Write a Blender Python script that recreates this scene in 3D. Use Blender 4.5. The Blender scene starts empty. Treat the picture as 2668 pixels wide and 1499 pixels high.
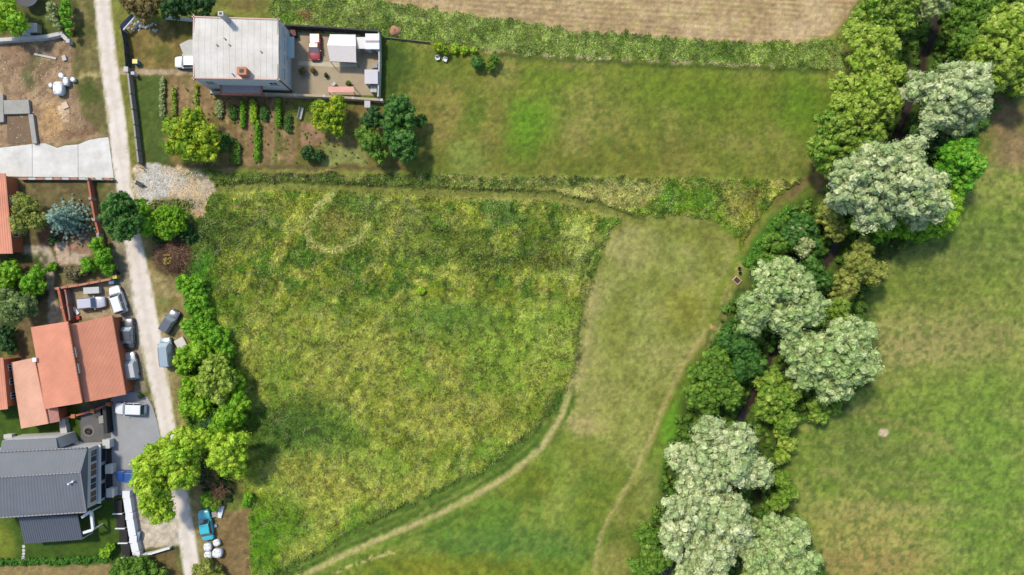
import bpy, math, random
import numpy as np
from mathutils import Vector, Matrix

# ------------------------------------------------------------------ camera, light, exposure
SC = bpy.context.scene
COL = SC.collection
H = 105.0            # camera height over the ground
S = 17.0             # photograph pixels per metre on the ground
SUN_EL, SUN_AZ = 56.0, -42.0      # azimuth clockwise from +Y
cam_d = bpy.data.cameras.new('camera'); cam = bpy.data.objects.new('camera', cam_d); COL.objects.link(cam)
cam.location = (0, 0, H); cam_d.sensor_width = 36; cam_d.lens = 36 * H / (2668 / S)
cam_d.clip_start = 1; cam_d.clip_end = 3000; SC.camera = cam
W = bpy.data.worlds.new('World'); SC.world = W; W.use_nodes = True
wn = W.node_tree; wn.nodes.clear()
sky = wn.nodes.new('ShaderNodeTexSky'); sky.sky_type = 'NISHITA'; sky.sun_disc = False
sky.sun_elevation = math.radians(SUN_EL); sky.sun_rotation = math.radians(SUN_AZ)
bg = wn.nodes.new('ShaderNodeBackground'); bg.inputs[1].default_value = 0.15
wo = wn.nodes.new('ShaderNodeOutputWorld')
wn.links.new(sky.outputs[0], bg.inputs[0]); wn.links.new(bg.outputs[0], wo.inputs[0])
sd = bpy.data.lights.new('sun', 'SUN'); sd.energy = 2.5; sd.angle = math.radians(6); sd.color = (1, 0.93, 0.80)
so = bpy.data.objects.new('sun', sd); COL.objects.link(so)
el, az = math.radians(SUN_EL), math.radians(SUN_AZ)
sdir = Vector((math.sin(az) * math.cos(el), math.cos(az) * math.cos(el), math.sin(el)))
so.rotation_euler = sdir.to_track_quat('Z', 'Y').to_euler()
SC.view_settings.view_transform = 'Standard'; SC.view_settings.look = 'None'
SC.view_settings.exposure = 1.36; SC.view_settings.gamma = 1; SC.view_settings.use_curve_mapping = False

LK = 1.8             # leaf colours are given for leaves in mixed light and shade
KALB = 0.42          # picture tone -> base colour
rng = np.random.default_rng(7); random.seed(7)
R = random.uniform

def lin(c):
    a = np.asarray(c, float) / 255.0
    return np.where(a <= 0.04045, a / 12.92, ((a + 0.055) / 1.055) ** 2.4)
def alb(c): return tuple(float(v) for v in lin(c) * KALB)
def at(X, Y, z=0.0):
    k = (H - z) / H / S
    return Vector(((X - 1334) * k, -(Y - 749.5) * k, z))
def wpx(x, y): return x * S + 1334, -y * S + 749.5

# ------------------------------------------------------------------ materials
MATS = {}
def mat(name, c, rough=0.8, var=0.12, scale=1.5, bump=0.0, metal=0.0, spec=0.3, bscale=None, raw=False, c2=None):
    if name in MATS: return MATS[name]
    m = bpy.data.materials.new(name); m.use_nodes = True; nt = m.node_tree; b = nt.nodes['Principled BSDF']
    rgb = c if raw else alb(c)
    tc = nt.nodes.new('ShaderNodeTexCoord'); n = nt.nodes.new('ShaderNodeTexNoise')
    n.inputs['Scale'].default_value = scale; n.inputs['Detail'].default_value = 6; n.inputs['Roughness'].default_value = 0.65
    nt.links.new(tc.outputs['Object'], n.inputs['Vector'])
    r = nt.nodes.new('ShaderNodeValToRGB'); r.color_ramp.elements[0].position = 0.3; r.color_ramp.elements[1].position = 0.7
    lo = tuple(v * (1 - var) for v in rgb); hi = tuple(min(1, v * (1 + var)) for v in rgb)
    if c2: hi = alb(c2)
    r.color_ramp.elements[0].color = (*lo, 1); r.color_ramp.elements[1].color = (*hi, 1)
    nt.links.new(n.outputs['Fac'], r.inputs[0]); nt.links.new(r.outputs[0], b.inputs['Base Color'])
    b.inputs['Roughness'].default_value = rough; b.inputs['Metallic'].default_value = metal
    b.inputs['Specular IOR Level'].default_value = spec
    if bump:
        n2 = nt.nodes.new('ShaderNodeTexNoise'); n2.inputs['Scale'].default_value = bscale or scale * 6; n2.inputs['Detail'].default_value = 4
        nt.links.new(tc.outputs['Object'], n2.inputs['Vector'])
        bp = nt.nodes.new('ShaderNodeBump'); bp.inputs['Strength'].default_value = bump; bp.inputs['Distance'].default_value = 0.05
        nt.links.new(n2.outputs['Fac'], bp.inputs['Height']); nt.links.new(bp.outputs[0], b.inputs['Normal'])
    MATS[name] = m; return m

def vmat(name, var=0.25, scale=3.0, bump=0.3, trans=0.0, rough=0.9, spec=0.15, aniso=None):
    """base colour from the mesh attribute 'tint', broken up with procedural noise"""
    m = bpy.data.materials.new(name); m.use_nodes = True; nt = m.node_tree; b = nt.nodes['Principled BSDF']
    a = nt.nodes.new('ShaderNodeAttribute'); a.attribute_name = 'tint'
    col = a.outputs['Color']
    if var:
        tc = nt.nodes.new('ShaderNodeTexCoord'); n = nt.nodes.new('ShaderNodeTexNoise')
        n.inputs['Scale'].default_value = scale; n.inputs['Detail'].default_value = 5; n.inputs['Roughness'].default_value = 0.7
        nt.links.new(tc.outputs['Object'], n.inputs['Vector'])
        mr = nt.nodes.new('ShaderNodeMapRange'); mr.inputs['From Min'].default_value = 0.25; mr.inputs['From Max'].default_value = 0.75
        mr.inputs['To Min'].default_value = 1 - var; mr.inputs['To Max'].default_value = 1 + var
        nt.links.new(n.outputs['Fac'], mr.inputs['Value'])
        mx = nt.nodes.new('ShaderNodeVectorMath'); mx.operation = 'SCALE'
        nt.links.new(col, mx.inputs[0]); nt.links.new(mr.outputs[0], mx.inputs['Scale']); col = mx.outputs[0]
        if bump:
            bp = nt.nodes.new('ShaderNodeBump'); bp.inputs['Strength'].default_value = bump; bp.inputs['Distance'].default_value = 0.12
            nt.links.new(n.outputs['Fac'], bp.inputs['Height']); nt.links.new(bp.outputs[0], b.inputs['Normal'])
    nt.links.new(col, b.inputs['Base Color']); b.inputs['Roughness'].default_value = rough
    b.inputs['Specular IOR Level'].default_value = spec
    if trans:
        t = nt.nodes.new('ShaderNodeBsdfTranslucent'); nt.links.new(col, t.inputs['Color'])
        ms = nt.nodes.new('ShaderNodeMixShader'); ms.inputs[0].default_value = trans
        out = nt.nodes['Material Output']; nt.links.new(b.outputs[0], ms.inputs[1]); nt.links.new(t.outputs[0], ms.inputs[2])
        nt.links.new(ms.outputs[0], out.inputs['Surface'])
    return m
M_GROUND = vmat('ground_soil_and_turf', 0.26, 4.0, 0.6)
M_ROAD = vmat('packed_gravel_road', 0.05, 1.2, 0.15)
M_LEAF = vmat('leaves', 0.0, trans=0.35, rough=0.6, spec=0.25)
M_BLADE = vmat('grass_blades', 0.0, trans=0.25, rough=0.7, spec=0.2)
M_BARK = mat('bark', (105, 88, 68), 0.95, 0.3, 6, 0.6)
M_TWIG = mat('dry_twigs', (150, 112, 82), 0.95, 0.3, 2)
M_GLASS = mat('car_glass', (70, 84, 92), 0.08, 0.05, 1, spec=0.9)
M_TYRE = mat('tyre', (42, 42, 44), 0.9, 0.1, 3)
M_RIM = mat('alloy', (150, 152, 155), 0.35, 0.05, 3, metal=0.6)
M_WHITE = mat('white_render', (222, 220, 212), 0.85, 0.06, 0.8, 0.2)
M_WPAINT = mat('white_paint', (240, 240, 238), 0.5, 0.03, 1)
M_CONC = mat('concrete', (205, 202, 192), 0.9, 0.12, 0.7, 0.3, bscale=9)
M_GREYC = mat('grey_concrete', (168, 163, 152), 0.9, 0.15, 0.8, 0.3, bscale=9)
M_BLACK = mat('black_metal', (30, 31, 34), 0.6, 0.1, 2)
M_WOOD = mat('weathered_wood', (150, 138, 118), 0.9, 0.2, 3)
M_BRICK = mat('terracotta', (186, 110, 80), 0.85, 0.18, 2, 0.3)
M_PANE = mat('window_glass', (60, 72, 82), 0.06, 0.1, 1, spec=0.8)

# ------------------------------------------------------------------ object helpers
def props(o, label=None, cat=None, group=None, kind=None):
    if label: o['label'] = label
    if cat: o['category'] = cat
    if group: o['group'] = group
    if kind: o['kind'] = kind
    return o
def empty(name, loc, rz=0, label=None, cat=None, group=None):
    o = bpy.data.objects.new(name, None); COL.objects.link(o); o.empty_display_size = 0.3
    o.location = loc; o.rotation_euler = (0, 0, rz); return props(o, label, cat, group)
def np_mesh(name, V, F, m, parent=None, tint=None, smooth=False):
    me = bpy.data.meshes.new(name); V = np.asarray(V, np.float32); F = np.asarray(F, np.int32)
    me.vertices.add(len(V)); me.vertices.foreach_set('co', V.ravel())
    k = F.shape[1]; me.loops.add(F.size); me.loops.foreach_set('vertex_index', F.ravel())
    me.polygons.add(len(F)); me.polygons.foreach_set('loop_start', np.arange(len(F), dtype=np.int32) * k)
    me.update(calc_edges=True)
    if tint is not None:
        a = me.attributes.new('tint', 'FLOAT_COLOR', 'POINT')
        c = np.ones((len(V), 4), np.float32); c[:, :3] = tint; a.data.foreach_set('color', c.ravel())
    if smooth: me.polygons.foreach_set('use_smooth', np.ones(len(F), bool))
    me.materials.append(m); o = bpy.data.objects.new(name, me); COL.objects.link(o)
    if parent: o.parent = parent
    return o
class MB:
    """collects boxes, prisms and tubes and links them as one mesh"""
    def __init__(s): s.v = []; s.f = []
    def add(s, vs, fs):
        n = len(s.v); s.v += [tuple(v) for v in vs]; s.f += [tuple(n + i for i in f) for f in fs]; return s
    def box(s, x0, x1, y0, y1, z0, z1):
        return s.add([(x0,y0,z0),(x1,y0,z0),(x1,y1,z0),(x0,y1,z0),(x0,y0,z1),(x1,y0,z1),(x1,y1,z1),(x0,y1,z1)],
                     [(3,2,1,0),(4,5,6,7),(0,1,5,4),(1,2,6,5),(2,3,7,6),(3,0,4,7)])
    def hexa(s, b, t):     # bottom quad and top quad (counter-clockwise seen from above)
        return s.add(list(b) + list(t), [(3,2,1,0),(4,5,6,7),(0,1,5,4),(1,2,6,5),(2,3,7,6),(3,0,4,7)])
    def prism(s, P, z0, z1):
        n = len(P); a = sum(P[i][0]*P[(i+1)%n][1]-P[(i+1)%n][0]*P[i][1] for i in range(n))
        if a < 0: P = P[::-1]
        return s.add([(p[0],p[1],z0) for p in P]+[(p[0],p[1],z1) for p in P],
                     [tuple(range(n))[::-1], tuple(range(n,2*n))]+[(i,(i+1)%n,n+(i+1)%n,n+i) for i in range(n)])
    def tube(s, p, q, r0, r1=None, n=6):
        r1 = r0 if r1 is None else r1; p = Vector(p); q = Vector(q); d = (q-p)
        if d.length < 1e-5: return s
        u = d.normalized().orthogonal().normalized(); w = d.normalized().cross(u)
        vs = [p+(u*math.cos(a)+w*math.sin(a))*r0 for a in [2*math.pi*i/n for i in range(n)]] + \
             [q+(u*math.cos(a)+w*math.sin(a))*r1 for a in [2*math.pi*i/n for i in range(n)]]
        return s.add(vs, [(i,(i+1)%n,n+(i+1)%n,n+i) for i in range(n)]+[tuple(range(n))[::-1],tuple(range(n,2*n))])
    def lathe(s, prof, n=16, c=(0,0)):
        vs = [(c[0]+r*math.cos(2*math.pi*i/n), c[1]+r*math.sin(2*math.pi*i/n), z) for r, z in prof for i in range(n)]
        fs = [(k*n+i,k*n+(i+1)%n,(k+1)*n+(i+1)%n,(k+1)*n+i) for k in range(len(prof)-1) for i in range(n)]
        fs.append(tuple(range((len(prof)-1)*n, len(prof)*n))); return s.add(vs, fs)
    def build(s, name, m, parent=None, bevel=0.0, smooth=False, seg=2):
        me = bpy.data.meshes.new(name); me.from_pydata(s.v, [], s.f); me.update(); me.materials.append(m)
        if smooth: me.polygons.foreach_set('use_smooth', [True]*len(me.polygons))
        o = bpy.data.objects.new(name, me); COL.objects.link(o)
        if parent: o.parent = parent
        if bevel:
            b = o.modifiers.new('bevel', 'BEVEL'); b.width = bevel; b.segments = seg; b.limit_method = 'ANGLE'
        return o
def copy_tree(o, parent=None):
    c = o.copy(); COL.objects.link(c)
    if parent: c.parent = parent
    for ch in [x for x in bpy.data.objects if x.parent == o]: copy_tree(ch, c)
    return c
def local(o, pts):     # world points into the frame of an unrotated / z-rotated empty
    m = Matrix.Translation(o.location) @ Matrix.Rotation(o.rotation_euler.z, 4, 'Z'); mi = m.inverted()
    return [mi @ Vector(p) for p in pts]

# ------------------------------------------------------------------ noise and painting of the ground
LAT = rng.random((8, 256, 256))
def vn(x, y, s, k=0):
    x = x / s + 37.1 * k; y = y / s + 11.7 * k; xi = np.floor(x).astype(int); yi = np.floor(y).astype(int)
    fx = x - xi; fy = y - yi; fx = fx*fx*(3-2*fx); fy = fy*fy*(3-2*fy); L = LAT[k % 8]
    a = L[xi & 255, yi & 255]; b = L[(xi+1) & 255, yi & 255]; c = L[xi & 255, (yi+1) & 255]; d = L[(xi+1) & 255, (yi+1) & 255]
    return (a*(1-fx)+b*fx)*(1-fy)+(c*(1-fx)+d*fx)*fy
def fbm(x, y, s, k=0, o=4):
    t = 0; a = 1; n = 0
    for i in range(o): t = t + a*vn(x, y, s/2**i, k+i); n += a; a *= 0.55
    return t/n
def ss(a, b, x):
    t = np.clip((x-a)/(b-a), 0, 1); return t*t*(3-2*t)
def sd_poly(X, Y, P):
    P = np.array(P, float); d = np.full(X.shape, 1e9); ins = np.zeros(X.shape, bool); n = len(P)
    for i in range(n):
        ax, ay = P[i]; bx, by = P[(i+1) % n]; ex, ey = bx-ax, by-ay
        t = np.clip(((X-ax)*ex+(Y-ay)*ey)/(ex*ex+ey*ey+1e-9), 0, 1)
        d = np.minimum(d, (X-ax-t*ex)**2+(Y-ay-t*ey)**2)
        c = (ay > Y) != (by > Y); ins ^= c & (X < (bx-ax)*(Y-ay)/((by-ay) if by != ay else 1e-9)+ax)
    d = np.sqrt(d); return np.where(ins, -d, d)
def sd_line(X, Y, P):
    P = np.array(P, float); d = np.full(X.shape, 1e9)
    for i in range(len(P)-1):
        ax, ay = P[i]; bx, by = P[i+1]; ex, ey = bx-ax, by-ay
        t = np.clip(((X-ax)*ex+(Y-ay)*ey)/(ex*ex+ey*ey+1e-9), 0, 1)
        d = np.minimum(d, (X-ax-t*ex)**2+(Y-ay-t*ey)**2)
    return np.sqrt(d)

ROAD_L = [(190,-400),(245,0),(253,90),(262,180),(281,315),(291,420),(303,490),(315,560),(324,626),(335,700),(348,790),(359,870),(383,975),(409,1090),(430,1210),(451,1320),(465,1400),(479,1499),(540,1900)]
ROAD_R = [(233,-400),(288,0),(297,90),(308,180),(327,315),(336,400),(345,490),(358,560),(368,626),(383,690),(392,730),(418,870),(436,975),(457,1110),(475,1210),(492,1300),(508,1400),(524,1499),(585,1900)]
ROAD = ROAD_L + ROAD_R[::-1]
FIELD = [(1040,-600),(1010,6),(1300,48),(1500,80),(1700,93),(1900,108),(2090,112),(2160,95),(2205,45),(2235,0),(2300,-600)]
STRIP = [(700,-40),(1010,6),(1300,48),(1500,80),(1700,93),(1900,108),(2090,112),(2200,100),(2200,180),(2000,172),(1800,162),(1500,148),(1250,128),(1000,100),(760,78),(700,50)]
PARCEL_TALL = [(500,448),(1000,455),(2100,468),(2030,505),(1950,590),(1935,670),(1900,600),(1850,570),(1750,560),(1640,560),(1590,600),(1570,660),(1540,745),(1500,1000),(1430,1105),(1280,1220),(1000,1340),(830,1450),(760,1520),(640,1520),(650,1330),(560,1000),(545,840),(480,730),(500,600)]
MOWN = [(1640,575),(1750,562),(1850,575),(1905,640),(1950,700),(1900,770),(1870,830),(1800,940),(1740,1060),(1690,1180),(1640,1240),(1480,1160),(1470,1080),(1500,950),(1520,800),(1545,740),(1560,690),(1590,620)]
PATH_A = [(1530,745),(1515,860),(1495,980),(1465,1080),(1410,1170),(1330,1235),(1230,1295),(1110,1355),(990,1405),(880,1455),(780,1505),(600,1600)]
PATH_B = [(1875,800),(1835,870),(1780,950),(1740,1030),(1710,1110),(1675,1190),(1640,1260),(1590,1340),(1565,1400),(1552,1460),(1550,1520),(1545,1700)]
PATH_C = [(560,492),(700,485),(900,490),(1100,500),(1300,506),(1440,512),(1540,535),(1620,562),(1680,585)]
CREEK = [(2500,-120),(2445,-20),(2432,30),(2442,75),(2425,110),(2408,150),(2398,200),(2330,380),(2190,620),(2140,720),(2060,850),(1985,985),(1965,1030),(1945,1070),(1925,1110),(1880,1250),(1760,1450),(1700,1560)]
WOOD = [(2260,-100),(2300,60),(2330,200),(2200,430),(2170,470),(2060,540),(1980,620),(1940,700),(1880,800),(1850,880),(1790,1000),(1760,1060),(1740,1150),(1700,1300),(1650,1499),(1640,1700),(2250,1700),(2110,1400),(2040,1260),(2060,1120),(2200,1060),(2290,960),(2260,780),(2300,680),(2450,600),(2520,420),(2590,300),(2668,250),(2900,200),(2900,-100)]
DIRT_LOT = [(-200,105),(172,95),(188,120),(190,200),(205,240),(215,300),(250,345),(285,356),(230,372),(90,380),(-200,390)]
GRAVEL = [(350,430),(450,432),(520,445),(552,470),(556,500),(530,545),(536,562),(515,566),(500,545),(488,520),(430,520),(376,535),(352,500)]
ZONES = ['ground', 'road', 'field', 'path', 'dirt_lot', 'gravel_patch', 'garden_soil', 'stream', 'grass_strip', 'verge']

def paint(X, Y):
    """colours in picture tone, bump height of the tall growth, zone index and grass density at picture points"""
    n1 = fbm(X, Y, 220, 0); n2 = fbm(X, Y, 60, 1); n3 = fbm(X, Y, 18, 2, 3); n4 = fbm(X, Y, 7, 3, 2)
    C = np.zeros(X.shape+(3,)); C[:] = (112, 124, 46); Hh = np.zeros(X.shape); Z = np.zeros(X.shape, int); D = np.zeros(X.shape); L = np.zeros(X.shape)
    wx = X+(n3-.5)*26+(n4-.5)*10; wy = Y+(fbm(X, Y, 20, 5, 3)-.5)*26+(fbm(X, Y, 6, 6, 2)-.5)*8
    def mix(m, c, cc=None):
        m = np.clip(m, 0, 1)[..., None]; C[:] = C*(1-m)+np.asarray(c, float)*m
    def poly(P, soft=6, warp=1.0):
        return ss(soft, -soft, sd_poly(X+(wx-X)*warp, Y+(wy-Y)*warp, P))
    def line(P, w, soft=4, warp=0.6):
        return ss(w+soft, w-soft, sd_line(X+(wx-X)*warp, Y+(wy-Y)*warp, P))
    def blob(x, y, rx, ry, soft=0.5, warp=1.6):
        return ss(1+soft, 1-soft, np.hypot((X+(wx-X)*warp-x)/rx, (Y+(wy-Y)*warp-y)/ry))
    # mown meadow tones
    mix(ss(.42, .62, n1), (128, 130, 56)); mix(ss(.5, .75, n2)*.6, (150, 142, 74)); mix(ss(.5, .3, n2)*.6, (92, 112, 34))
    um = poly([(1050,100),(2150,170),(2120,460),(1050,445)], 20)
    mix(um*.5, (122, 124, 40)); mix(um*ss(.5, .75, fbm(X, Y, 90, 4))*.7, (150, 138, 76))
    mix(blob(1385,330,50,60,.8)*.6, (96, 146, 20)); mix(blob(1400,290,70,50,.7)*.5, (100,150,24)); mix(blob(1360,390,40,40,.8)*.6, (100,140,30))
    mix(blob(1150,290,60,70,.7)*.7, (152, 132, 72)); mix(blob(1270,330,40,90,.8)*.55, (148, 128, 66)); mix(blob(1560,300,110,80,.9)*.55, (152,142,74))
    mix(blob(1440,205,90,25,.8)*.5,(104,140,20)); mix(blob(1850,230,260,70,.9)*.5,(104,132,22)); mix(blob(2090,280,60,110,.7)*.6,(92,136,22)); mix(blob(2000,400,110,50,.8)*.4, (126,132,52))
    mix(blob(1240,300,30,45,.7)*.6,(84,116,24)); mix(blob(1215,410,50,40,.7)*.7,(140,158,76)); mix(blob(1020,190,55,95,.5)*.85,(62,86,22)); mix(blob(1080,330,70,110,.9)*.5,(126,116,52))
    mix(blob(1450,420,300,40,.9)*.3,(104,104,30)); mix(blob(1700,420,120,60,.9)*.4,(112,112,34))
    # far side meadow, right
    rm = poly([(2200,640),(2420,600),(2560,420),(2900,250),(2900,1800),(2100,1800),(2120,1400),(2060,1240),(2080,1110),(2300,1000)], 30)
    mix(rm, (122, 144, 48)); mix(rm*ss(.42, .66, n2)*.8, (146, 152, 68)); mix(rm*ss(.5,.64,fbm(X*.18, Y*1.5, 14, 3, 3))*.45,(164,158,90)); mix(rm*ss(.5,.36,n3)*.35,(84,112,36)); mix(rm*ss(.45, .75, fbm(X*.25, Y*1.4, 40, 7))*.6, (158, 150, 84))
    mix(rm*blob(2480,640,260,110,.6)*.45, (82, 106, 36)); mix(rm*blob(2420,900,160,90,.8)*.85, (164, 150, 92)); mix(rm*blob(2560,880,110,70,.8)*.6,(140,134,74))
    mix(rm*blob(2500,1010,190,60,.7)*.6, (116,140,44)); mix(rm*blob(2280,1180,150,100,.9)*.4, (74, 100, 34)); mix(rm*blob(2560,1250,110,220,.7)*.6,(104,142,44))
    mix(rm*blob(2260,1390,140,80,.7)*.75,(168,150,82)); mix(rm*blob(2330,1330,230,16,.9)*.5,(160,150,88)); mix(rm*blob(2260,1475,170,40,.7)*.7,(166,136,78)); mix(rm*blob(2420,750,220,60,.7)*.5,(118,126,46))
    mix(rm*line([(2190,1060),(2300,1100),(2420,1130),(2480,1170)],5,8)*.6,(162,142,84)); mix(rm*blob(2640,350,60,70,.7)*.75,(140,110,78)); mix(rm*blob(2580,400,40,60,.7)*.6,(150,130,80))
    L = np.where(rm > .5, .3, L)
    mix(um*(.5+.5*np.sin((Y+.05*X)*.30+n3*2))*.16, (96,112,34)); mix(rm*(.5+.5*np.sin((Y-.03*X)*.26+n3*2.5))*.22, (146,152,76)); mix(rm*ss(.62,.68,vn(X,Y,9,4))*.5,(92,112,44)); mix(um*ss(.66,.72,vn(X,Y,8,5))*.45,(84,104,36))
    # banks under the trees
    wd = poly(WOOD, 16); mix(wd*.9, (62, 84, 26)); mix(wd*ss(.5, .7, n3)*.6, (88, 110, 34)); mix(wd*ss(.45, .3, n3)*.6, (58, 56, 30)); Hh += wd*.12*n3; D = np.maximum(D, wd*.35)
    mix(blob(2610,300,50,60,.6)*.8,(140,108,80)); mix(blob(2650,390,60,50,.6)*.7,(146,116,86)); mix(blob(1740,1090,30,70,.6)*.9,(104,158,34)); mix(blob(1710,1180,26,90,.7)*.6,(120,150,50))
    mix(blob(1770,980,20,60,.7)*.6,(110,150,40)); mix(blob(1690,1300,30,110,.6)*.7,(136,146,70))
    # tall meadow
    tm = poly(PARCEL_TALL, 6, .7)
    mix(tm, (104, 116, 38)); flow = fbm(X+.5*Y, Y*.35-.2*X, 26, 2, 3)
    mix(tm*ss(.42, .58, n2)*.75, (132, 138, 44)); mix(tm*ss(.50, .64, flow)*.7, (172, 166, 86)); mix(tm*ss(.50, .66, fbm(X, Y, 34, 6))*.75, (66, 100, 22))
    lo = tm*ss(760, 800, Y); mix(lo*.45,(120,138,44)); mix(lo*ss(.48, .64, fbm(X+.6*Y, Y*.4-.3*X, 30, 4, 3))*.55, (174, 168, 92)); mix(lo*ss(.50,.66,fbm(X,Y,110,3))*.6,(98,132,36)); mix(lo*ss(.46,.34,fbm(X,Y,150,6))*.5,(156,156,76))
    mix(lo*blob(760,1110,120,60,.6)*.8,(62,90,34)); mix(lo*blob(880,1130,90,40,.8)*.5,(84,110,40)); mix(lo*blob(1180,830,110,50,.8)*.7,(76,112,40)); mix(lo*blob(700,1330,60,80,.6)*.7,(90,128,16)); mix(lo*blob(690,1430,40,70,.5)*.8,(84,124,14))
    mix(lo*blob(860,1250,190,70,.8)*.55,(182,168,94)); mix(lo*blob(1430,860,70,110,.8)*.45,(158,168,84)); mix(lo*blob(650,760,80,40,.8)*.5,(108,116,40)); mix(lo*blob(1000,950,300,120,.9)*.35,(160,152,76)); mix(lo*blob(1180,1090,200,60,.8)*.4,(150,140,68))
    up = tm*ss(760, 720, Y)
    mix(up*blob(690,540,45,45,.5)*.4,(140,150,70)); mix(up*line([(700,480),(676,520),(690,560),(720,595),(770,600)],9,5)*.85,(150,152,86))
    mix(up*line([(870,500),(830,540),(800,590),(810,635),(850,655),(900,645),(940,620),(960,590)],9,5)*.9,(178,172,112)); mix(up*blob(880,580,50,40,.5)*.7,(134,122,60)); mix(up*blob(740,535,60,30,.7)*.5,(140,138,50))
    mix(up*blob(640,600,70,40,.6)*.5,(72,88,40)); mix(up*blob(960,530,55,35,.7)*.6,(66,98,38)); mix(up*blob(1300,540,40,45,.6)*.55,(90,120,60)); mix(up*blob(1120,640,170,60,.8)*.4,(84,112,30)); mix(up*blob(1250,660,170,26,.8)*.5,(80,90,34))
    mix(up*blob(1050,570,50,90,.8)*.4,(150,146,84)); mix(up*blob(1000,600,170,60,.9)*.25,(158,150,84)); mix(up*blob(530,610,40,70,.6)*.8,(64,84,26)); mix(up*blob(515,690,40,50,.5)*.9,(74,128,24)); mix(up*blob(560,540,30,60,.6)*.5,(80,110,30)); mix(up*blob(480,690,45,35,.5)*.7,(66,112,26))  # dark patch right of the plot tree is its cast shadow painted in
    mix(up*line([(540,455),(900,465),(1400,476),(1700,482)],16,10)*.75,(72,92,34)); mix(up*line([(720,458),(1200,466),(1700,476),(2080,480)],11,8)*ss(.45,.65,n3)*.7,(150,136,88)); mix(up*ss(.5,.6,n2)*line([(540,452),(1400,462),(2080,474)],8,6)*.7,(56,58,30))
    mix(up*line([(1090,490),(1200,488),(1450,495),(1620,530)],5,4)*.5,(170,156,92))
    mix(poly([(1440,490),(1560,480),(1720,484),(1730,510),(1680,540),(1640,555),(1570,530),(1470,510)],8)*.75,(172,160,104)); mix(up*blob(1900,530,45,40,.6)*.6,(150,140,84)); mix(up*blob(1960,520,26,30,.7)*.5,(110,98,60))
    mix(poly([(1720,500),(1800,482),(1870,500),(1890,540),(1900,600),(1860,590),(1780,548),(1700,560),(1660,560)],20)*.6,(88,122,32)); mix(blob(1800,520,60,30,.8)*.3,(98,140,28)); mix(up*blob(1500,640,36,70,.6)*.6,(164,170,96)); mix(up*blob(1500,590,40,30,.7)*.35,(150,160,90)); mix(up*blob(1450,720,60,24,.7)*.5,(156,166,84)); mix(up*blob(1440,680,70,18,.7)*.6,(84,88,36)); mix(up*blob(1530,700,18,40,.6)*.6,(82,92,34))
    C *= 1+np.array((.18,.18,.06))*tm[..., None]
    mix(up*line([(1610,598),(1555,622),(1510,660),(1488,700),(1480,742)],6,4)*.7,(176,178,108)); mix(up*line([(1580,640),(1545,670),(1528,710),(1522,745)],4,3)*.6,(164,168,92)); mix(line([(1595,622),(1548,650),(1518,690),(1508,742)],3,3)*up*.7,(84,96,34))
    mix(up*line([(1010,560),(1100,600),(1200,608),(1330,600),(1440,640)],4,5)*.4,(88,92,40)); mix(up*line([(960,540),(1010,520),(1080,540),(1120,590)],5,4)*.5,(160,154,96)); mix(up*line([(1380,660),(1440,690),(1500,692)],4,5)*.5,(74,80,34))
    Hh += tm*(.25+.35*n3); D = np.maximum(D, tm); L = np.where(tm > .5, 1.0, L)
    # mown apron and tracks
    mw = poly(MOWN, 14); mix(mw, (146, 150, 74)); mix(mw*ss(.5, .75, n2)*.6, (164, 156, 92)); mix(mw*ss(.5, .3, n2)*.6, (126, 130, 50)); Hh *= 1-mw; D *= 1-mw
    for q in (34,62,92,124): mix(mw*ss(9,3,np.abs(np.hypot((wx-X)*.3+X-1690,(Y-690)*1.15)-q))*.28*(Y<760),(118,124,48))
    mix(mw*ss(.64,.7,vn(X,Y,8,6))*.4,(112,122,48)); mix(mw*blob(1640,640,60,60,.6)*.5,(172,160,100)); mix(mw*blob(1860,620,50,50,.7)*.5,(122,126,44)); mix(mw*blob(1790,600,70,18,.8)*.5,(112,116,40)); mix(mw*blob(1780,800,60,40,.8)*.4,(134,130,36))
    mix(mw*blob(1600,1000,60,140,.8)*.4,(140,142,64)); mix(blob(1520,1110,50,30,.7)*.6,(180,160,104))
    sb = poly([(1470,1130),(1560,1170),(1640,1230),(1590,1340),(1550,1450),(1550,1700),(620,1700),(780,1500),(1000,1400),(1250,1285),(1400,1190)], 34)
    mix(sb*.9, (100, 130, 40)); mix(sb*ss(.42, .66, n2)*.8, (136, 144, 56)); mix(sb*ss(.5,.36,n3)*.4,(76,108,30)); mix(sb*blob(1560,1170,90,60,.9)*.6,(142,140,66)); mix(sb*ss(.5,.7,n1)*.35,(122,124,36)); mix(sb*blob(1460,1290,40,90,.8)*.6,(146,158,70)); mix(sb*blob(1340,1420,190,50,.7)*.5,(74,116,46)); mix(sb*blob(1380,1250,80,50,.7)*.5,(104,110,22)); mix(sb*blob(1200,1480,260,30,.7)*.5,(122,120,20))
    D = np.maximum(D, sb*.35)
    nb = poly([(1500,1000),(1490,1080),(1400,1180),(1250,1280),(1000,1390),(850,1455),(770,1510),(660,1510),(840,1430),(1000,1335),(1250,1225),(1400,1110),(1440,1020)],10)
    mix(nb,(84,112,32)); mix(nb*ss(.5,.7,fbm(X*.6+Y, Y*.6-X*.2, 16,5))*.6,(124,134,56)); Hh *= 1-nb; D = np.where(nb>.5,.35,D)
    mix(line([(1030,1380),(1150,1310),(1260,1255)],3,4)*.6,(160,150,80))
    mix(line([(1525,740),(1512,860),(1490,980)],5,5)*.6,(84,92,34))
    pa = line(PATH_A, 8, 6, .25)*(1-.3*ss(.5,.7,n3)); pan = ss(900, 1080, Y); mix(pa*(.35+.6*pan), (188, 174, 112)); mix(line([(1545,745),(1535,880),(1508,1000)],8,8)*.6,(178,164,104))
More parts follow.
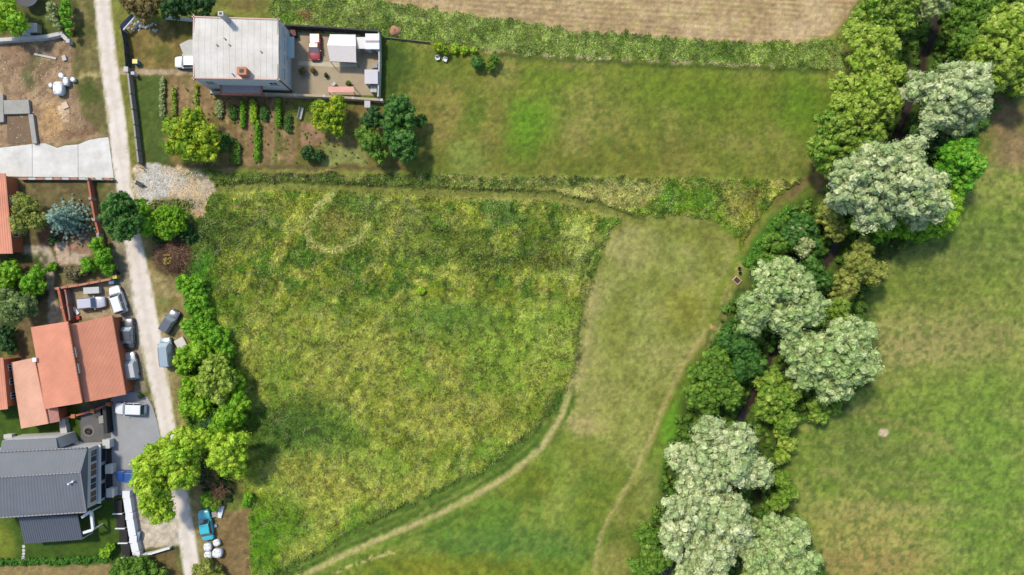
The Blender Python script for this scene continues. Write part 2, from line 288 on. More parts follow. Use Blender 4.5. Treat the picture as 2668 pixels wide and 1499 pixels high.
    for k, (o, c, a) in enumerate(((18,(76,104,30),.5),(27,(140,146,66),.5),(36,(84,112,34),.5),(47,(134,142,60),.45),(60,(78,106,32),.45))): mix(line([(p[0]-o*.75, p[1]-o*.66) for p in PATH_A[3:]], 3, 4, .25)*a*ss(.3,.6,n2), c)
    for o, c in ((-18,(132,142,54)),(-30,(80,112,32)),(-44,(128,138,50))): mix(line([(p[0]-o*.75, p[1]-o*.66) for p in PATH_A[5:]], 4, 6, .3)*.4, c)
    pb = line(PATH_B, 6, 6, .3); mix(pb*.8*(1-.35*ss(.5,.66,n3)), (178, 162, 102)); mix(line([(1875,800),(1893,745),(1925,685),(1965,615),(2008,552),(2058,502),(2110,462)],5,6,.3)*.5,(172,154,98)); mix(line([(850,1505),(940,1465),(1030,1440)],4,4)*ss(.4,.5,n4)*.8,(196,176,124)); mix(line([(p[0]+16,p[1]+8) for p in PATH_B[:6]],5,5)*.6,(96,112,34))
    pc = line(PATH_C, 13, 6, .3); mix(pc*.95, (126, 130, 56)); mix(line([(p[0],p[1]-11) for p in PATH_C],4,4)*.6,(62,74,24)); mix(line([(p[0],p[1]+13) for p in PATH_C[3:]],4,4)*.6,(168,156,86)); Hh *= 1-pc*.9; D *= 1-pc*.9
    pd = line([(2110,462),(2070,500),(2020,530),(1990,570),(1960,620),(1925,670),(1880,750),(1850,850)], 10, 6); mix(pd*.8, (118, 132, 44)); mix(pd*ss(560,500,Y)*.8,(128,104,70)); mix(blob(2140,455,22,50,.5)*.8,(150,116,78)); mix(line([(1968,590),(1940,635)],4,5)*.7,(160,138,84)); Hh *= 1-pd*.9; D *= 1-pd*.9
    mix(blob(1870,853,14,9,.5)*.9,(206,160,122)); mix(line([(1905,770),(1885,830),(1850,900)],8,7)*.6,(178,166,110)); mix(poly([(2040,545),(2010,600),(1950,680),(1925,690),(1960,630),(2010,560)],7)*.85,(76,118,32))
    # strip of weeds and field above it
    st = poly(STRIP, 7); mix(st, (116, 138, 46)); mix(st*ss(.4,.6,fbm(X,Y,90,7))*.5,(150,156,78)); mix(st*ss(.42, .6, n3)*.7, (152, 166, 84)); mix(st*ss(.48, .35, n2)*.5, (80, 108, 34)); Hh += st*.15*(.6+n3*.6); D = np.maximum(D, st); L = np.where(st>.5,.6,L)
    mix(blob(790,40,20,16,.6)*.7,(150,104,66)); mix(blob(760,50,20,12,.6)*.6,(96,140,20)); mix(blob(640,10,60,14,.6)*.5,(116,84,58)); mix(line([(1250,132),(1400,142),(1700,160),(2010,172)],4,4)*ss(.42,.55,n3)*.9,(186,168,126)); mix(line([(1300,146),(1500,158),(1800,174),(2150,186)],5,8)*.8,(66,84,26))  # dark line below the strip: weed shadow painted over dark grass
    fd = poly(FIELD, 6); rows = .5+.5*np.sin((Y-.062*X+(n3-.5)*6)*.48); mix(fd, (186, 156, 112)); mix(fd*rows*.8, (158, 136, 92)); mix(fd*ss(.5,.6,fbm(X*.12,Y*1.2-.074*X,9,6,2))*.4,(206,180,140)); mix(fd*ss(.5,.72,n2)*.6,(206,178,134)); mix(fd*ss(.55,.7,n3)*rows*.55,(134,138,66)); Hh *= 1-fd; D *= 1-fd
    mix(fd*line([(2110,-10),(2150,40),(2080,80)],26,18)*.5,(214,188,144))
    # verges west of the road
    wv = poly([(-900,-800),(250,-800),(255,100),(290,350),(320,600),(350,800),(420,1130),(480,1500),(500,2200),(-900,2200)], 3, 0); mix(wv, (112, 104, 58)); mix(wv*ss(.45,.62,n2)*.8,(76,92,30)); mix(wv*ss(.5,.7,n3)*.5,(142,128,80)); Hh *= 1-wv; D = np.where(wv>.5,.18,D)
    mix(poly([(285,500),(330,500),(345,700),(380,980),(300,1030),(300,700)],6)*.9,(160,146,120)); mix(poly([(140,640),(330,640),(300,720),(150,740)],10)*.6,(140,128,104))
    ev = poly([(290,0),(330,0),(335,80),(345,200),(378,430),(385,700),(480,730),(490,960),(480,1100),(520,1200),(560,1330),(650,1330),(662,1700),(560,1700),(520,1480),(460,1100),(415,860),(370,620),(340,430),(305,150)], 5, .5)
    mix(ev, (150, 134, 84)); mix(ev*ss(.45,.65,n3)*.6,(176,158,112)); mix(ev*ss(430,420,Y)*.7,(112,122,36)); mix(ev*ss(.5,.3,n2)*.5,(116,110,48)); mix(blob(427,782,12,12,.6)*.8,(120,130,66)); Hh *= 1-ev; D = np.where(ev>.5,.15,D)
    mix(poly([(560,1340),(648,1330),(655,1510),(560,1510)],8)*.8,(128,104,66)); mix(poly([(380,620),(398,640),(405,715),(392,720)],5)*.7,(176,140,100))
    # plot 1: front garden of the white house
    g1 = poly([(335,60),(500,50),(520,230),(990,262),(1060,440),(372,436),(345,230)], 4, .4); mix(g1, (124, 108, 56)); mix(g1*ss(.45,.6,n2)*.6,(96,104,38)); mix(g1*ss(.5,.7,n3)*.5,(150,128,74)); Hh *= 1-g1; D = np.where(g1>.5,.15,D)
    mix(poly([(310,178),(500,184),(560,188),(560,200),(310,194)],3,.3)*.95,(182,160,130))
    mix(poly([(345,200),(420,200),(440,430),(376,430)],6)*.85,(76,100,36)); gs = poly([(440,200),(560,215),(770,255),(770,430),(610,425),(600,380),(560,300),(440,290)], 6, .6)
    mix(gs*.9, (152, 122, 84)); mix(gs*ss(.5,.7,fbm(X*2.2, Y*.3, 18, 4))*.6,(106,108,50)); mix(gs*ss(.52,.7,n3)*.4,(176,146,108)); mix(gs*(.5+.5*np.sin(X*.42+n3*2))*.35,(124,98,68))
    mix(poly([(782,318),(844,318),(844,380),(784,380)],3,.5)*.95,(158,124,94)); mix(poly([(844,380),(950,384),(956,432),(850,430)],8)*.8,(146,152,84)); mix(poly([(726,262),(770,262),(770,300),(740,320),(728,430),(716,430)],6)*.7,(92,104,40)); mix(poly([(855,335),(890,340),(920,370),(860,378)],8)*.6,(184,160,108)); mix(blob(800,290,40,30,.6)*.8,(96,110,36))
    mix(poly([(1040,270),(1060,440),(960,440),(980,380)],10)*.5,(104,104,42)); mix(line([(380,432),(700,436),(1050,440)],5,4)*.6,(96,80,54))
    # plot 2, top left
    g2 = poly([(-200,-100),(190,-100),(190,85),(-200,100)],4); mix(g2*.9,(92,92,44)); mix(g2*blob(110,60,40,25,.6)*.6,(86,108,34))
    dl = poly(DIRT_LOT, 5); mix(dl, (160, 132, 100)); mix(dl*ss(.45,.65,n2)*.8,(186,158,120)); mix(dl*ss(.5,.35,n3)*.5,(132,104,76)); mix(dl*blob(78,190,14,45,.5)*.8,(88,96,50)); mix(dl*blob(105,158,22,8,.5)*.7,(90,104,50)); mix(dl*blob(140,315,30,45,.7)*.7,(206,164,106)); mix(dl*blob(60,150,70,30,.7)*.4,(140,110,84)); mix(dl*blob(168,278,10,12,.4)*.9,(222,192,158)); mix(dl*blob(172,303,7,8,.4)*.9,(222,192,158)); mix(dl*blob(200,345,50,14,.6)*.6,(120,88,58)); D *= 1-dl
    mix(poly([(205,190),(262,190),(262,203),(212,206)],4)*.8,(176,160,108)); mix(blob(222,240,26,30,.5)*.6,(78,92,32))
    # plot 3: brown garden and paths of the red-roofed houses
    g3 = poly([(20,465),(245,468),(290,640),(300,720),(180,760),(0,850),(0,480)],4,.4); mix(g3,(106,94,58)); mix(g3*ss(.5,.7,n3)*.4,(128,118,72)); D *= 1-g3*.6
    mix(poly([(100,590),(230,596),(245,650),(180,660),(110,650)],6)*.85,(134,88,66)); mix(poly([(205,612),(238,612),(244,660),(190,690),(182,650)],5)*.6,(178,148,120)); mix(poly([(60,640),(130,640),(145,680),(142,760),(170,850),(130,860),(118,700),(60,668)],3,.4)*.9,(182,166,142))
    mix(poly([(142,632),(176,632),(182,690),(150,692)],2,.2)*.95,(206,180,152)); mix(poly([(180,658),(235,660),(225,690),(182,690)],3,.4)*.9,(192,172,148)); mix(poly([(0,665),(112,662),(122,780),(90,850),(0,860)],8)*.9,(58,70,28)); mix(poly([(95,790),(125,770),(120,860),(80,920),(85,960),(40,930),(45,850)],6)*.9,(128,104,68)); mix(poly([(50,690),(95,680),(90,705),(50,712)],5)*.7,(122,82,60)); mix(poly([(150,700),(215,690),(290,715),(290,728),(160,745)],6)*.8,(126,116,72))
    mix(poly([(165,745),(300,730),(345,820),(180,842)],4,.4)*.95,(172,152,118)); mix(poly([(300,820),(350,820),(385,1020),(330,1035)],4,.5)*.9,(156,140,116))
    # plot 4: lawn round the grey house
    g4 = poly([(-200,1050),(230,1060),(215,1150),(290,1300),(318,1300),(335,1450),(295,1478),(-200,1480)],3,.3); mix(g4,(66,92,20)); mix(g4*ss(1200,1330,Y)*ss(.4,.65,n1)*.6,(96,112,24)); mix(g4*blob(0,1425,40,70,.5)*.6,(150,150,50)); D = np.where(g4>.5,.1,D)
    mix(poly([(-100,1478),(300,1470),(330,1510),(330,1700),(-100,1700)],5)*.95,(150,128,82)); mix(poly([(330,1450),(450,1425),(480,1510),(340,1510)],6)*.8,(116,96,58)); mix(poly([(208,1065),(290,1040),(300,1290),(240,1300),(210,1160)],3,.2)*.95,(96,96,96))
    mix(poly([(335,1290),(450,1290),(470,1420),(345,1435)],4,.4)*.97,(206,192,168)); mix(blob(372,1340,24,40,.8)*.4,(172,152,128))
    # gravel of the plot
    gr = poly(GRAVEL, 5, .9); mix(gr, (214, 196, 164)); mix(gr*ss(.5,.66,n3)*.7,(232,192,134)); mix(gr*blob(400,480,46,48,.4)*.9,(222,222,214)); mix(gr*blob(460,465,24,22,.5)*.8,(228,220,206)); mix(gr*blob(520,530,26,36,.5)*.8,(224,188,136)); mix(gr*ss(.6,.72,n4)*.6,(140,126,92)); mix(gr*blob(470,530,60,16,.6)*.6,(138,128,84)); mix(gr*blob(495,456,26,10,.6)*.7,(84,96,46)); Hh *= 1-gr; D = np.where(gr>.5,.06,D)
    mix(blob(623,539,8,6,.3,.3)*.9,(176,126,92)); mix(blob(517,556,11,8,.3,.3)*.9,(198,148,108)); mix(blob(668,560,4,4,.3,.3)*.9,(176,116,92)); mix(blob(586,449,30,8,.6)*.7,(168,140,96)); mix(blob(2303,1127,13,11,.3,.4)*.95,(214,190,158))
    mix(blob(440,575,70,50,.5)*.5,(76,84,36)); mix(blob(455,668,62,52,.4)*.7,(110,84,58)); mix(blob(1925,735,32,22,.6)*.5,(136,134,60)); mix(blob(1030,82,14,12,.4,.4)*.8,(176,132,92))
    # road
    rd = poly(ROAD, 4.5, .15); trk = .5+.5*np.cos((X-(sum([p[0] for p in ROAD_L])*0))*0.0); mix(rd, (234, 220, 204)); mix(rd*ss(.45,.7,n2)*.5,(242,232,218)); mix(rd*ss(.5,.7,n3)*.35,(206,192,170)); mix(rd*ss(-3,-7,-sd_poly(X,Y,ROAD)-11)*ss(.5,.62,n3)*.5,(170,160,110)); mid = [((a[0]+b[0])/2,(a[1]+b[1])/2) for a,b in zip(ROAD_L,ROAD_R)]; mix(rd*ss(8,3,sd_line(wx*.3+X*.7,Y,mid))*.35,(208,196,176)); Hh *= 1-rd; D *= 1-rd
    mix(poly([(283,470),(300,470),(322,620),(300,640)],3)*0,(0,0,0))
    # stream
    cr = line(CREEK, 9, 3, .8)*wd; mix(cr, (70, 56, 44)); Hh -= cr*.6*1.0; D *= 1-cr
    Z[st > .5] = 8; Z[fd > .5] = 2; Z[(ev > .5) | ((wv > .5) & (X > 190) & (Y < 365))] = 9
    Z[(pa > .5) | (pb > .5) | (pd > .5)] = 3; Z[dl > .5] = 4; Z[gs > .5] = 6; Z[gr > .5] = 5; Z[rd > .5] = 1; Z[cr > .5] = 7
    # fine break-up
    f = 1+(n4-.5)*.34+(n3-.5)*.26; f = np.where((rd > .5), 1+(n4-.5)*.06, f)
    C *= f[..., None]
    return np.clip(C, 0, 250), Hh, Z, np.clip(D, 0, 1), L

# ------------------------------------------------------------------ ground: one continuous sheet, split along its zones
def axis(a, b, d, far):
    core = np.arange(a, b+d/2, d); o = [core]; s = d; x = a; l = []
    while x > -far: s *= 1.35; x -= s; l.append(x)
    o.insert(0, np.array(l[::-1])); s = d; x = b; l = []
    while x < far: s *= 1.35; x += s; l.append(x)
    o.append(np.array(l)); return np.concatenate(o)
gx = axis(-80, 80, 0.25, 900); gy = axis(-45.5, 45.5, 0.25, 900)
GX, GY = np.meshgrid(gx, gy); PX, PY = wpx(GX, GY)
PXc = np.clip(PX, -900, 3500); PYc = np.clip(PY, -700, 2200)
gc, gh, gz, gd, gl = paint(PXc, PYc)
zz = gh + (fbm(PXc, PYc, 12, 1, 2)-.5)*.10*(gz != 1)
zz = np.where((PX < 285) & (PX > -900), np.minimum(zz, .02), zz)
ny, nx = GX.shape; idx = np.arange(nx*ny).reshape(ny, nx)
quads = np.stack([idx[:-1, :-1], idx[:-1, 1:], idx[1:, 1:], idx[1:, :-1]], -1).reshape(-1, 4)
qz = gz[:-1, :-1].reshape(-1)
AV = np.stack([GX, GY, zz], -1).reshape(-1, 3); AC = (lin(gc)*KALB).reshape(-1, 3)
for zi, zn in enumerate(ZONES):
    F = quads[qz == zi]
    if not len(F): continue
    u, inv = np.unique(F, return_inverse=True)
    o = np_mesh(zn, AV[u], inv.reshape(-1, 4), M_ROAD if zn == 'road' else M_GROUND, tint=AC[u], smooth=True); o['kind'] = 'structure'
wm = mat('dark_stream_water', (62, 50, 42), 0.35, 0.1, 1, spec=0.3)
cp = [at(*p) for p in CREEK]; wv_ = []; 
for i, p in enumerate(cp):
    d = (cp[min(i+1, len(cp)-1)]-cp[max(i-1, 0)]).normalized(); n = Vector((-d.y, d.x, 0))*0.55; wv_ += [(p+n+Vector((0,0,-.28))), (p-n+Vector((0,0,-.28)))]
props(np_mesh('stream_water', [tuple(v) for v in wv_], [(2*i, 2*i+1, 2*i+3, 2*i+2) for i in range(len(cp)-1)], wm), kind='structure')

# ------------------------------------------------------------------ grass and weeds (uncountable): single blades
def blades(name, n, box, pick, length, width, jitter, seed):
    r = np.random.default_rng(seed); X = r.uniform(box[0], box[2], n); Y = r.uniform(box[1], box[3], n)
    C, Hh, Z, D, L = paint(X, Y); keep = r.random(n) < pick(X, Y, Z, D, L); X, Y, C, Hh, L = X[keep], Y[keep], C[keep], Hh[keep], L[keep]; n = len(X)
    x = (X-1334)/S; y = -(Y-749.5)/S; z = Hh-.03
    ang = fbm(X, Y, 55, 2, 2)*14+r.normal(0, .7, n); ln = length*r.uniform(.5, 1.3, n)*(.45+.55*L); lean = r.uniform(.6, 1.15, n)
    dx, dy = np.cos(ang), np.sin(ang); px, py = -dy, dx; w = width*r.uniform(.6, 1.4, n)
    V = np.empty((n, 3, 3), np.float32)
    tipx, tipy, tipz = x+dx*ln*lean, y+dy*ln*lean, z+ln*(1.0-.68*lean)
    mx, my, mz = x+dx*ln*lean*.45, y+dy*ln*lean*.45, z+ln*(1.0-.68*lean)*.75
    V[:, 0] = np.stack([x-px*w, y-py*w, z+.02], 1); V[:, 1] = np.stack([tipx, tipy, tipz], 1); V[:, 2] = np.stack([mx+px*w*1.2, my+py*w*1.2, mz], 1)
    t = C*np.clip(1+r.normal(0, 1, n)*jitter*np.where(Y > 735, .55, 1.15), .55, 1.6)[:, None]; s = (r.random(n) < np.where(Y > 735, .02, .05)+.34*ss(.52, .68, fbm(X+.4*Y, Y*.6, 15, 1, 3)))*L; t *= (1-.28*L*ss(.5, .36, fbm(X, Y, 13, 4, 3)))[:, None]; t = t*(1-.6*s[:, None])+np.array((204, 196, 140))*.6*s[:, None]
    g = (r.random(n) < .3); t[g] *= (.82, .98, .7)
    T = np.repeat(lin(np.clip(t, 5, 250))*KALB*1.25, 3, 0)
    o = np_mesh(name, V.reshape(-1, 3), np.arange(n*3).reshape(-1, 3), M_BLADE, tint=T); return o
o = blades('meadow_grass', 400000, (480, 440, 2100, 1520), lambda X, Y, Z, D, L: D*(L > .9), .42, .06, .17, 3)
props(o, 'tall seeding meadow grass bent over the middle of the plot and meadow', 'grass', kind='stuff')
o = blades('weeds', 110000, (690, -20, 2210, 190), lambda X, Y, Z, D, L: (Z == 8)*1.0, .38, .07, .24, 4)
props(o, 'rank weeds on the strip between ploughed field and mown meadow', 'weeds', kind='stuff')
o = blades('short_grass', 200000, (-10, -10, 2680, 1510), lambda X, Y, Z, D, L: ((Z == 0) | (Z == 9))*(L < .9)*(X > 290)*.8, .20, .035, .12, 5)
props(o, 'short cropped grass covering the open meadows', 'grass', kind='stuff')

# ------------------------------------------------------------------ foliage
def puff_templates(k, nl, size, seed, elong=1.5):
    """a clump of foliage: a lumpy dome of dense twigs with loose leaves standing off it, all triangles"""
    r = np.random.default_rng(seed); out = []; nu, nv = 8, 3
    for _ in range(k):
        th = np.linspace(0, 1.85, nv+1); T, Pp = np.meshgrid(th, np.linspace(0, 2*math.pi, nu, endpoint=False), indexing='ij'); Pp = Pp+np.arange(nv+1)[:, None]*.4
        q = np.stack([np.sin(T)*np.cos(Pp), np.sin(T)*np.sin(Pp), np.cos(T)], -1)*r.uniform(.45, .95, T.shape)[..., None]; q[0] = (0, 0, r.uniform(.6, .9)); tr = []
        for i in range(nv):
            for j in range(nu):
                j2 = (j+1) % nu
                if i: tr.append((q[i, j], q[i+1, j], q[i, j2]))
                tr.append((q[i, j2], q[i+1, j], q[i+1, j2]))
        d = r.normal(size=(nl, 3)); d[:, 2] = np.abs(d[:, 2])*.9-.25; d /= np.linalg.norm(d, axis=1)[:, None]
        p = d*r.uniform(.62, 1.18, nl)[:, None]; nrm = d+r.normal(0, .34, (nl, 3)); nrm /= np.linalg.norm(nrm, axis=1)[:, None]
        a = np.cross(nrm, r.normal(size=(nl, 3))); a /= np.linalg.norm(a, axis=1)[:, None]; b = np.cross(nrm, a); s = size*r.uniform(.6, 1.3, nl)[:, None]
        out.append(np.concatenate([np.array(tr), np.stack([p-a*s*elong*.5, p+b*s*.6, p+a*s*elong*.5], 1)]))
    return np.array(out)
TPL = puff_templates(12, 56, .29, 11)
def puffs_geo(cen, rad, up, c1, c2, seed, leaf=None, jit=.10):
    r = np.random.default_rng(seed); n = len(cen); T = TPL if leaf is None else leaf; nl = T.shape[1]
    w = np.asarray(up, float)*.7+np.array((0, 0, .6)); w /= np.linalg.norm(w, axis=1)[:, None]
    a = np.cross(w, r.normal(size=(n, 3))); a /= np.linalg.norm(a, axis=1)[:, None]; b = np.cross(w, a)
    Rm = np.stack([a, b, w], -1)
    t = T[r.integers(0, len(T), n)]*rad[:, None, None, None]*r.uniform(.72, 1.3, (n, 1, 1, 3))
    V = np.einsum('nij,nlvj->nlvi', Rm, t)+cen[:, None, None, :]
    m = r.random(n)[:, None]; base = np.asarray(c1, float)*(1-m)+np.asarray(c2, float)*m
    col = base[:, None, :]*np.clip(1+r.normal(0, jit, (n, nl)), .6, 1.5)[..., None]
    C = np.repeat(lin(np.clip(col, 3, 250)).reshape(-1, 3)*KALB*LK, 3, 0)
    return V.reshape(-1, 3), C
def sphere_geo(c, rx, ry, rz, seed, nu=14, nv=8):
    r = np.random.default_rng(seed); th = np.linspace(0, math.pi, nv+1); ph = np.linspace(0, 2*math.pi, nu, endpoint=False)
    TH, PH = np.meshgrid(th, ph, indexing='ij'); k = 1+.12*np.sin(3*PH+r.uniform(0, 6))*np.sin(TH)+.08*np.sin(5*PH+4*TH+r.uniform(0, 6))
    V = np.stack([c[0]+rx*k*np.sin(TH)*np.cos(PH), c[1]+ry*k*np.sin(TH)*np.sin(PH), c[2]+rz*k*np.cos(TH)], -1).reshape(-1, 3)
    i = np.arange(nv)[:, None]*nu; j = np.arange(nu)[None]; j2 = (j+1) % nu
    F = np.stack([i+j, i+nu+j, i+nu+j2, i+j, i+nu+j2, i+j2], -1).reshape(-1, 3); return V, F
def crown_mesh(lobes, pr, c1, c2, seed, parent, name='crown', dens=1.0, core=.78, jit=.09):
    """lobes: local x, y, z, rx, ry, rz"""
    r = np.random.default_rng(seed); Ls = np.array(lobes, float); P = []; U = []; Rr = []
    for i, (x, y, z, rx, ry, rz) in enumerate(Ls):
        n = int(dens*2.2*(rx*ry*2+rx*rz*2+ry*rz*2)/(pr*pr)*.9)+4
        d = r.normal(size=(n, 3)); d[:, 2] = np.where(d[:, 2] < -.5, -d[:, 2], d[:, 2]); d /= np.linalg.norm(d, axis=1)[:, None]
        k = r.uniform(.80, 1.2, n)[:, None]; p = np.array((x, y, z))+d*np.array((rx, ry, rz))*k
        ok = np.ones(n, bool)
        for j, (a, b, c, p1, p2, p3) in enumerate(Ls):
            if j != i: ok &= (((p-np.array((a, b, c)))/np.array((p1, p2, p3)))**2).sum(1) > .55
        P.append(p[ok]); U.append(d[ok]); Rr.append(pr*r.uniform(.5, 1.3, ok.sum()))
    P = np.concatenate(P); U = np.concatenate(U); Rr = np.concatenate(Rr)
    order = np.argsort(-(P[:, 2]+r.normal(0, .8, len(P)))); keep = []          # clumps keep their distance, highest first
    KP = np.empty((len(P), 3)); KR = np.empty(len(P)); k = 0
    for i in order:
        if k and (((KP[:k]-P[i])**2).sum(1) < (.475*(KR[:k]+Rr[i]))**2).any(): continue
        KP[k] = P[i]; KR[k] = Rr[i]; k += 1; keep.append(i)
    P, U, Rr = P[keep], U[keep], Rr[keep]
    V, C = puffs_geo(P, Rr, U, c1, c2, seed+1, jit=jit); F = np.arange(len(V)).reshape(-1, 3); Vs = [V]; Cs = [C]; Fs = [F]; n = len(V)
    mid = lin((np.asarray(c1)+np.asarray(c2))*.46)*KALB*LK
    for i, (x, y, z, rx, ry, rz) in enumerate(Ls):
        v, f = sphere_geo((x, y, z), rx*core, ry*core, rz*core, seed+i); Vs.append(v); Fs.append(f+n); n += len(v); Cs.append(np.tile(mid, (len(v), 1)))
    return np_mesh(name, np.concatenate(Vs), np.concatenate(Fs), M_LEAF, parent, np.concatenate(Cs))
def trunk_mesh(lobes, r0, parent):
    b = MB(); zt = min(l[2] for l in lobes)*.55; top = Vector((0, 0, max(zt, .3))); b.tube((0, 0, -.1), top, r0, r0*.7, 8)
    for l in sorted(lobes, key=lambda l: -l[5])[:7]: 
        mid = top.lerp(Vector(l[:3]), .5)+Vector((0, 0, .2)); b.tube(top, mid, r0*.5, r0*.32, 6); b.tube(mid, Vector(l[:3])+Vector((0, 0, l[5]*.5)), r0*.32, r0*.1, 5)
    return b.build('trunk', M_BARK, parent, smooth=True)
PAL = {'silver': ((148,168,106),(196,202,150)), 'silver2': ((138,164,92),(182,194,132)), 'mid': ((104,140,38),(140,162,62)), 'light': ((128,156,40),(164,180,78)),
       'bright': ((112,160,28),(150,184,40)), 'lime': ((136,176,34),(172,194,54)), 'yellow': ((108,142,22),(172,182,40)), 'dark': ((56,98,32),(90,130,52)), 'deep': ((40,74,30),(66,100,40)),
       'olive': ((120,132,50),(150,152,70)), 'hedge': ((90,146,22),(128,172,38)), 'blue': ((128,156,136),(164,188,164)), 'pale': ((140,156,92),(172,178,120)), 'vivid': ((84,150,30),(128,176,50)), 'brown': ((104,92,50),(132,116,62)), 'wood': ((78,116,30),(114,144,46)),'orchid':((96,148,20),(134,172,34))}
SEED = [100]
def tree(name, label, cat, spots, pal, group=None, pr=.6, tr=.25, dens=1.0, h=None, lobes_per=6, core=.70, flat=.75):
    """spots: (X, Y, radius in picture px, height of the top in m)"""
    SEED[0] += 13; sd = SEED[0]; rr = random.Random(sd)
    if pr >= .4: pr *= 1.3
    tot = sum(s[2]**2 for s in spots); cx = sum(at(s[0], s[1], s[3]*.6).x*s[2]**2 for s in spots)/tot; cy = sum(at(s[0], s[1], s[3]*.6).y*s[2]**2 for s in spots)/tot
    root = empty(name, (cx, cy, 0), 0, label, cat, group); lobes = []
    for X, Y, rad, top in spots:
        rm = rad/S; ry = rm*flat; rz = min(rm*.8, top*.48); zc = max(top-rz, rz*.8); c = at(X, Y, zc)
        k = lobes_per if rm > 1.6 else max(2, lobes_per-2)
        lobes.append((c.x-cx, c.y-cy, zc, rm*.66, rm*.66, rz*.95))
        for i in range(k):
            a = 2*math.pi*(i+rr.uniform(-.5, .5))/k; q = rm*rr.uniform(.36, .74); lr = rm*rr.uniform(.24, .46)
            lobes.append((c.x-cx+math.cos(a)*q, c.y-cy+math.sin(a)*q, zc+rz*rr.uniform(-.35, .35), lr, lr, min(lr*.9, rz*.8)))
    c1, c2 = PAL[pal] if isinstance(pal, str) else pal
    crown_mesh(lobes, pr, c1, c2, sd, root, dens=dens, core=core); trunk_mesh(lobes, tr, root); return root

def puff_field(name, label, cat, poly, n, rad, zr, c1, c2, seed, bed=(0, 0)):
    r = np.random.default_rng(seed); P = np.array(poly, float); X = r.uniform(P[:, 0].min(), P[:, 0].max(), n*3); Y = r.uniform(P[:, 1].min(), P[:, 1].max(), n*3)
    k = sd_poly(X+(vn(X, Y, 15, 3)-.5)*20, Y, poly) < 0; X = X[k][:n]; Y = Y[k][:n]; z = zr[0]+(zr[1]-zr[0])*vn(X, Y, 40, 5)**1.2
    kk = (sd_line(X, Y, CREEK) > 15) & (np.hypot(X-1915, Y-728) > 42) & (sd_poly(X, Y, poly) < -rad*14); X = X[kk]; Y = Y[kk]; z = z[kk]
    cen = np.stack([(X-1334)/S*(H-z)/H, -(Y-749.5)/S*(H-z)/H, z], 1); up = np.tile((0, 0, 1.), (len(X), 1)); up[:, :2] += r.normal(0, .3, (len(X), 2))
    V, C = puffs_geo(cen, rad*r.uniform(.6, 1.4, len(X)), up, c1, c2, seed); return props(np_mesh(name, V, np.arange(len(V)).reshape(-1, 3), M_LEAF, tint=C), label, cat, kind='stuff')

# silver willows along the stream
G_W = 'silver-leaved trees along the stream'
tree('silver_tree', 'round silver-leaved tree at the top right, nearest the brown bank', 'tree', [(2500,240,72,13),(2440,240,48,11),(2430,300,44,11),(2530,280,40,10),(2500,320,40,9),(2385,225,34,9)], 'silver', G_W, .62, .4)
tree('silver_tree', 'widest silver-leaved tree, with lime green crowns around its lower and right edges', 'tree', [(2290,430,62,14),(2230,480,70,14),(2340,480,78,15),(2400,520,62,12),(2270,540,62,12),(2360,410,45,12),(2195,520,36,10),(2380,575,28,8)], 'silver', G_W, .62, .45)
tree('silver_tree', 'silver-leaved tree beside the pointed right end of the plot, over the wooden planter', 'tree', [(2012,745,52,12),(2075,750,48,12),(2100,800,52,12),(1978,802,46,11),(2040,820,50,11),(1960,840,30,9),(2050,705,30,10)], 'silver2', G_W, .60, .4)
tree('silver_tree', 'silver-leaved tree overhanging the open meadow just below the middle of the stream', 'tree', [(2180,920,74,13),(2220,870,46,12),(2110,930,58,11),(2240,950,46,11),(2170,1000,46,10),(2060,900,30,9),(2090,980,30,9)], 'silver2', G_W, .60, .4)
tree('silver_tree', 'tallest silver-leaved tree above the bend, topmost of the lower three', 'tree', [(1850,1130,40,12),(1920,1150,48,12),(1870,1210,80,14),(1790,1200,52,11),(1960,1230,46,11),(1850,1270,50,12)], 'silver', G_W, .62, .4)
tree('silver_tree', 'whitest silver-leaved tree touching the lower left bushes, middle of the lower three', 'tree', [(1800,1330,62,13),(1890,1340,60,13),(1760,1390,46,11),(1850,1420,70,12),(1830,1490,60,11),(1930,1400,36,10)], 'silver', G_W, .62, .4)
tree('silver_tree', 'smaller yellowish silver-leaved tree at the bottom, right of the whitest one', 'tree', [(2040,1400,56,11),(1980,1450,52,11),(2070,1460,48,10),(2000,1510,50,10),(1960,1370,24,8)], 'silver2', G_W, .58, .35)
# green trees along the stream
G_S = 'green trees along the stream'
tree('tree', 'light green tree column at the top right corner of the meadow, uppermost crown', 'tree', [(2290,120,52,9),(2250,160,46,9),(2310,190,36,8),(2240,90,36,7)], 'light', G_S, .5, .25)
tree('tree', 'light green tree below the uppermost crown at the right end of the meadow', 'tree', [(2260,240,56,10),(2220,290,50,10),(2300,270,42,9),(2190,230,26,7)], 'light', G_S, .5, .25)
tree('tree', 'mid green tree at the lower right corner of the mown meadow above the plot', 'tree', [(2180,340,54,9),(2145,390,40,8),(2210,390,44,8),(2150,425,26,6),(2260,350,36,8)], 'mid', G_S, .5, .25)
tree('tree', 'green tree leaning out of the top edge beside the ploughed field', 'tree', [(2290,20,56,8),(2330,50,40,7),(2250,40,34,6),(2350,5,46,7)], 'mid', G_S, .5, .25)
tree('tree', 'pale green tree at the very top above the brown stream bed', 'tree', [(2440,5,36,8),(2400,20,24,6)], 'pale', G_S, .5, .2)
tree('tree', 'large yellowish green tree filling the top right corner', 'tree', [(2600,80,60,11),(2640,140,56,11),(2570,140,50,10),(2660,60,50,11),(2610,190,40,9),(2650,210,36,8)], 'light', G_S, .52, .3)
tree('tree', 'mid green tree between the corner tree and the dark stream banks', 'tree', [(2520,110,42,8),(2530,170,30,7),(2540,40,46,8),(2490,50,26,6)], 'wood', G_S, .5, .25)
